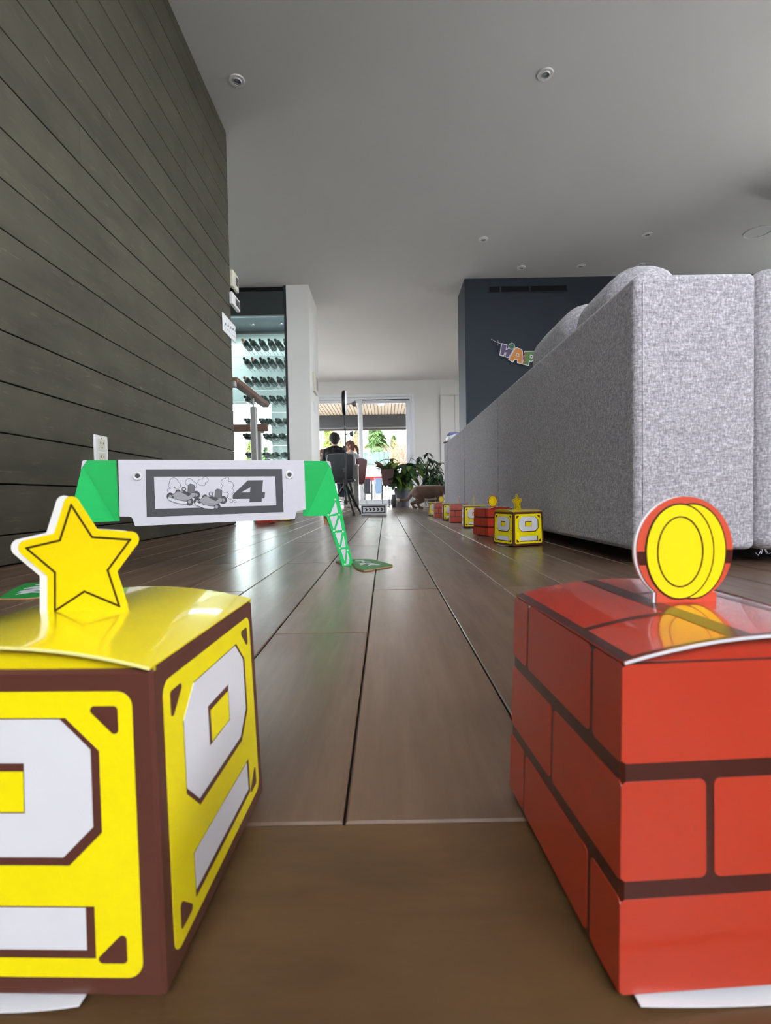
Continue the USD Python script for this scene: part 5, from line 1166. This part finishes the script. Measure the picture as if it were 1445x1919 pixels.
# blade-leaved plant standing behind the sofa end
sn = at_y(862, 812, 5.25)
sp2 = pot('potted_plant', 'spiky upright plant whose tips show over the sofa beside the navy wall', (0.80, 5.25, 0), 0.10, 0.13, 0.42, 'pot_dark')
for (px1, py1) in ((861, 806), (865.5, 807), (863, 812), (880, 783), (870, 815), (858, 818)):
    q = at_y(px1, py1, 5.25) - np.array([0.80, 5.25, 0]); base = np.array([q[0] * 0.3, prng.uniform(-0.03, 0.03), 0.38]); dv = q - base
    part('leaf', leaf(base, dv, (0.2, -1, 0), np.linalg.norm(dv), 0.05, 0.02, 4), 'leaf_dark', sp2)

# ================================================================== OUTSIDE
part('ground', bx(-60, 60, -50, 70, -0.5, -0.20), 'lawn', kind='structure', label='pale sunlit garden ground beyond the patio', cat='ground')
part('patio', bx(-5, 5, 10.8, 15.2, -0.20, -0.05), 'concrete', kind='structure', label='pale concrete patio outside the sliding door', cat='patio')
BY = 13.6
bt, bb = at_y(720, 777.5, BY)[2], at_y(720, 800, BY)[2]
pr_ = thing('porch_roof', 'porch roof with a ribbed beige soffit and dark grey beam', 'porch roof', (0, 0, 0), kind='structure')
part('roof_deck', bx(-2.35, 4.5, 10.8, BY + 0.35, bt + 0.03, bt + 0.25), 'beam_grey', pr_)
part('beam', cbx(-2.35, 4.5, BY, BY + 0.25, bb, bt + 0.03, 0.004), 'beam_grey', pr_)
part('beam_post', cbx(at_y(653, 800, BY)[0], at_y(668, 800, BY)[0], BY - 0.006, BY, bb + 0.02, bt, 0.002), 'charcoal', pr_)
soff = [plank_mesh(-4.4 + 0.085 * i + 0.008, -4.4 + 0.085 * i + 0.081, 10.82, BY - 0.002, 0, 0.02, 0.006) for i in range(25, 103)]
so = cat(*soff); so.vertices[:, 2] = bt + 0.03 - so.vertices[:, 2]; so.invert()
part('soffit_slats', so, 'soffit', pr_, kind='stuff')
q = at_z(714, 757.5, bt + 0.01)
part('soffit_light', lathe([(0, -0.012), (0.09, -0.012), (0.10, 0.0), (0.10, 0.01)], 24).apply_translation([q[0], q[1], bt + 0.01]), 'white_plastic', pr_)
z1_, z2_ = at_y(700, 801.8, BY + 0.1)[2], at_y(700, 806.2, BY + 0.1)[2]
part('screen_bar', cbx(-2.3, 4.4, BY + 0.08, BY + 0.14, z2_, z1_ - 0.01, 0.004), 'bar_dark', pr_)
part('screen_cord', cat(*[cyl((x, BY + 0.11, z1_ - 0.02), (x, BY + 0.11, bb + 0.01), 0.006, n=6) for x in (-2.0, 0.0, 2.2)]), 'bar_dark', pr_)
for x in (-2.3, 4.2): part('roof_post', cbx(x, x + 0.15, BY + 0.02, BY + 0.2, -0.05, bb, 0.004), 'beam_grey', pr_)

def conifer(label, px, pytop, pybase, Y, wid, m, seed, n=2600):
    r_ = np.random.default_rng(seed); p = at_y(px, pytop, Y); top_ = p[2]; base_ = -0.2
    t = thing('conifer_tree', label, 'tree', (p[0], Y, base_)); Ht = top_ - base_
    part('trunk', cyl((0, 0, 0), (0, 0, Ht * 0.96), 0.12, 0.02, 8), 'bark', t)
    V, Fc = [], []; n = int(n * 1.7)
    u = r_.random(n) ** 0.75; lev = np.floor(u * 16) / 16
    for i in range(n):
        h = Ht * (0.10 + 0.90 * (1 - u[i])); rr = wid * (u[i] * 0.85 + 0.08) * (0.35 + 0.65 * r_.random()); a = (hash((int(lev[i] * 16), int(r_.random() * 7))) % 628) / 100 + r_.normal(0, 0.18)
        c0 = np.array([rr * math.cos(a), rr * math.sin(a), h - rr * 0.22]); d = np.array([math.cos(a), math.sin(a), -0.25 + r_.normal(0, 0.2)]); sd = np.array([-d[1], d[0], r_.normal(0, 0.4)])
        L_, w_ = 0.15 + 0.11 * r_.random(), 0.030 + 0.018 * r_.random()
        V += [c0 - d * L_ * 0.5 - sd * w_, c0 - d * L_ * 0.5 + sd * w_, c0 + d * L_ * 0.6 + np.array([0, 0, -0.05])]; Fc.append([3 * i, 3 * i + 1, 3 * i + 2])
    part('needles', trimesh.Trimesh(np.array(V), np.array(Fc), process=False), m, t, kind='stuff')
    return t
conifer('green spruce tree beyond the patio, behind the right door panel', 704, 792, 900, 22, 1.75, 'spruce', 1, 9000)
conifer('slender green conifer at the left of the right door panel', 738, 816, 900, 25.5, 0.9, 'spruce', 2, 3000)
conifer('yellow-green conifer seen left of the seated children', 617, 792, 900, 24, 1.25, 'spruce_yellow', 3, 5500)
conifer('small green conifer between the short-haired child and the ring light', 638, 826, 900, 33, 0.6, 'spruce', 4, 1500)
conifer('dark conifer just left of the door mullion', 668, 806, 900, 27, 1.0, 'spruce', 5, 3600)
conifer('yellow-green conifer seen through the wine cabinet', 470, 826, 900, 22, 1.0, 'spruce_yellow', 6, 2600)
conifer('green conifer seen through the wine cabinet beside the pillar', 498, 838, 900, 24, 1.0, 'spruce', 7, 2000)
def bare_bush(label, px, pytop, Y, wid, seed, n=260, m='twig'):
    r_ = np.random.default_rng(seed); p = at_y(px, pytop, Y); Ht = p[2] + 0.2
    t = thing('bare_bush', label, 'bush', (p[0], Y, -0.2))
    tw = []
    part('trunk', cat(*[tube([(0, 0, 0), (0.1 * i - 0.2, 0.05 * i, Ht * 0.5), (0.25 * i - 0.5, 0.1, Ht * 0.9)], [0.03, 0.02, 0.006], 5) for i in range(5)]), m, t)
    for i in range(n):
        h = Ht * r_.uniform(0.15, 0.92); a = r_.uniform(0, 6.28); rr = wid * r_.uniform(0.05, 1.0) * (1.0 - 0.4 * h / Ht)
        c0 = np.array([rr * math.cos(a), rr * math.sin(a), h]); d = np.array([math.cos(a) * r_.uniform(0.1, 0.5), math.sin(a) * 0.3, r_.uniform(0.2, 0.6)])
        tw.append(tube([c0, c0 + d * 0.5 + r_.normal(0, 0.03, 3), c0 + d], [0.010, 0.007, 0.002], 3))
    part('twigs', cat(*tw), m, t, kind='stuff')
bare_bush('bare tan bush at the right side of the patio door view', 757, 836, 19, 0.75, 1, 900)
bare_bush('tall pale leafless birch behind the right door panel', 745, 806, 34, 1.8, 2, 800)
bare_bush('bare reddish shrub between the ring light pole and the mullion', 655, 815, 18.9, 0.55, 3, 520)
hy = 17.5
a, b, c2 = at_y(672, 848, hy), at_y(729, 848, hy), at_y(700, 871, hy)
hg = thing('hedge', 'pale teal clipped hedge behind the white garden wall', 'hedge', (0, 0, 0))
m = to_tm(m3.Manifold.cube([b[0] - a[0] + 0.4, 0.6, a[2] + 0.2]).translate([a[0] - 0.4, hy, -0.2]).refine_to_length(0.10)); m.merge_vertices(); m.vertices += (meshkit.fbm(m.vertices * 9, 3, 4)[:, None] - 0.5) * 0.16 * m.vertex_normals
part('clipped_foliage', m, 'hedge_teal', hg, smooth=30)
part('bottom_rail', cbx(a[0] - 0.4, b[0], hy - 0.12, hy - 0.08, c2[2], c2[2] + 0.035, 0.003), 'bar_dark', hg)
part('garden_wall', bx(-6, 6, 16.6, 16.75, -0.2, at_y(700, 873, 16.6)[2]), 'garden_white', kind='structure', label='bright white low garden wall beyond the patio', cat='garden wall')
# patio table, chairs, boxes
ty_ = 12.3
a, b = at_y(679, 893.5, ty_), at_y(717, 893.5, ty_)
ptb = thing('patio_table', 'bright red-topped patio table outside the glass door', 'table', ((a[0] + b[0]) / 2, ty_ + 0.3, -0.05)); hw_ = (b[0] - a[0]) / 2; zt1 = a[2] + 0.05
part('tabletop', cbx(-hw_, hw_, -0.3, 0.5, zt1 - 0.09, zt1, 0.005), 'red_paint', ptb)
for sx_ in (-1, 1):
    for sy_ in (-0.26, 0.46): part('leg', cbx(sx_ * (hw_ - 0.03) - 0.02, sx_ * (hw_ - 0.03) + 0.02, sy_ - 0.02, sy_ + 0.02, 0, zt1 - 0.05, 0.003), 'charcoal', ptb)
def patio_chair(label, px0, px1, pyt, Y, m, fm):
    a, b = at_y(px0, pyt, Y), at_y(px1, pyt, Y); w_ = (b[0] - a[0]) / 2
    t = thing('patio_chair', label, 'chair', ((a[0] + b[0]) / 2, Y, -0.05)); h = a[2] + 0.05; sz = h * 0.5
    part('backrest', cbx(-w_ + 0.02, w_ - 0.02, -0.012, 0.012, sz, h, 0.004), m, t)
    part('seat', cbx(-w_ + 0.02, w_ - 0.02, 0.0, 0.42, sz - 0.03, sz, 0.004), m, t)
    for sx_ in (-1, 1): part('side_frame', cat(tube([(sx_ * w_, 0, 0.0), (sx_ * w_, 0, h)], 0.014, 8), tube([(sx_ * w_, 0.44, 0.0), (sx_ * w_, 0.44, sz + 0.2), (sx_ * w_, 0.0, sz + 0.22)], 0.014, 8)), fm, t)
    return t
patio_chair('dark patio chair under the red table top outside', 681, 696, 897, 11.75, 'charcoal', 'charcoal')
patio_chair('pale blue mesh patio chair outside, left of the dark red pot', 702, 716, 896, 11.6, 'blue_mesh', 'post_grey')
pb1 = thing('storage_box', 'low white box on the patio under the chairs', 'box', (at_y(668, 940, 11.3)[0] + 0.45, 11.3, -0.05))
part('crate_body', cbx(-0.5, 0.5, -0.12, 0.12, 0.0, 0.10, 0.006), 'concrete', pb1)
part('crate_lid', cbx(-0.51, 0.51, -0.13, 0.13, 0.10, 0.125, 0.006), 'garden_white', pb1)
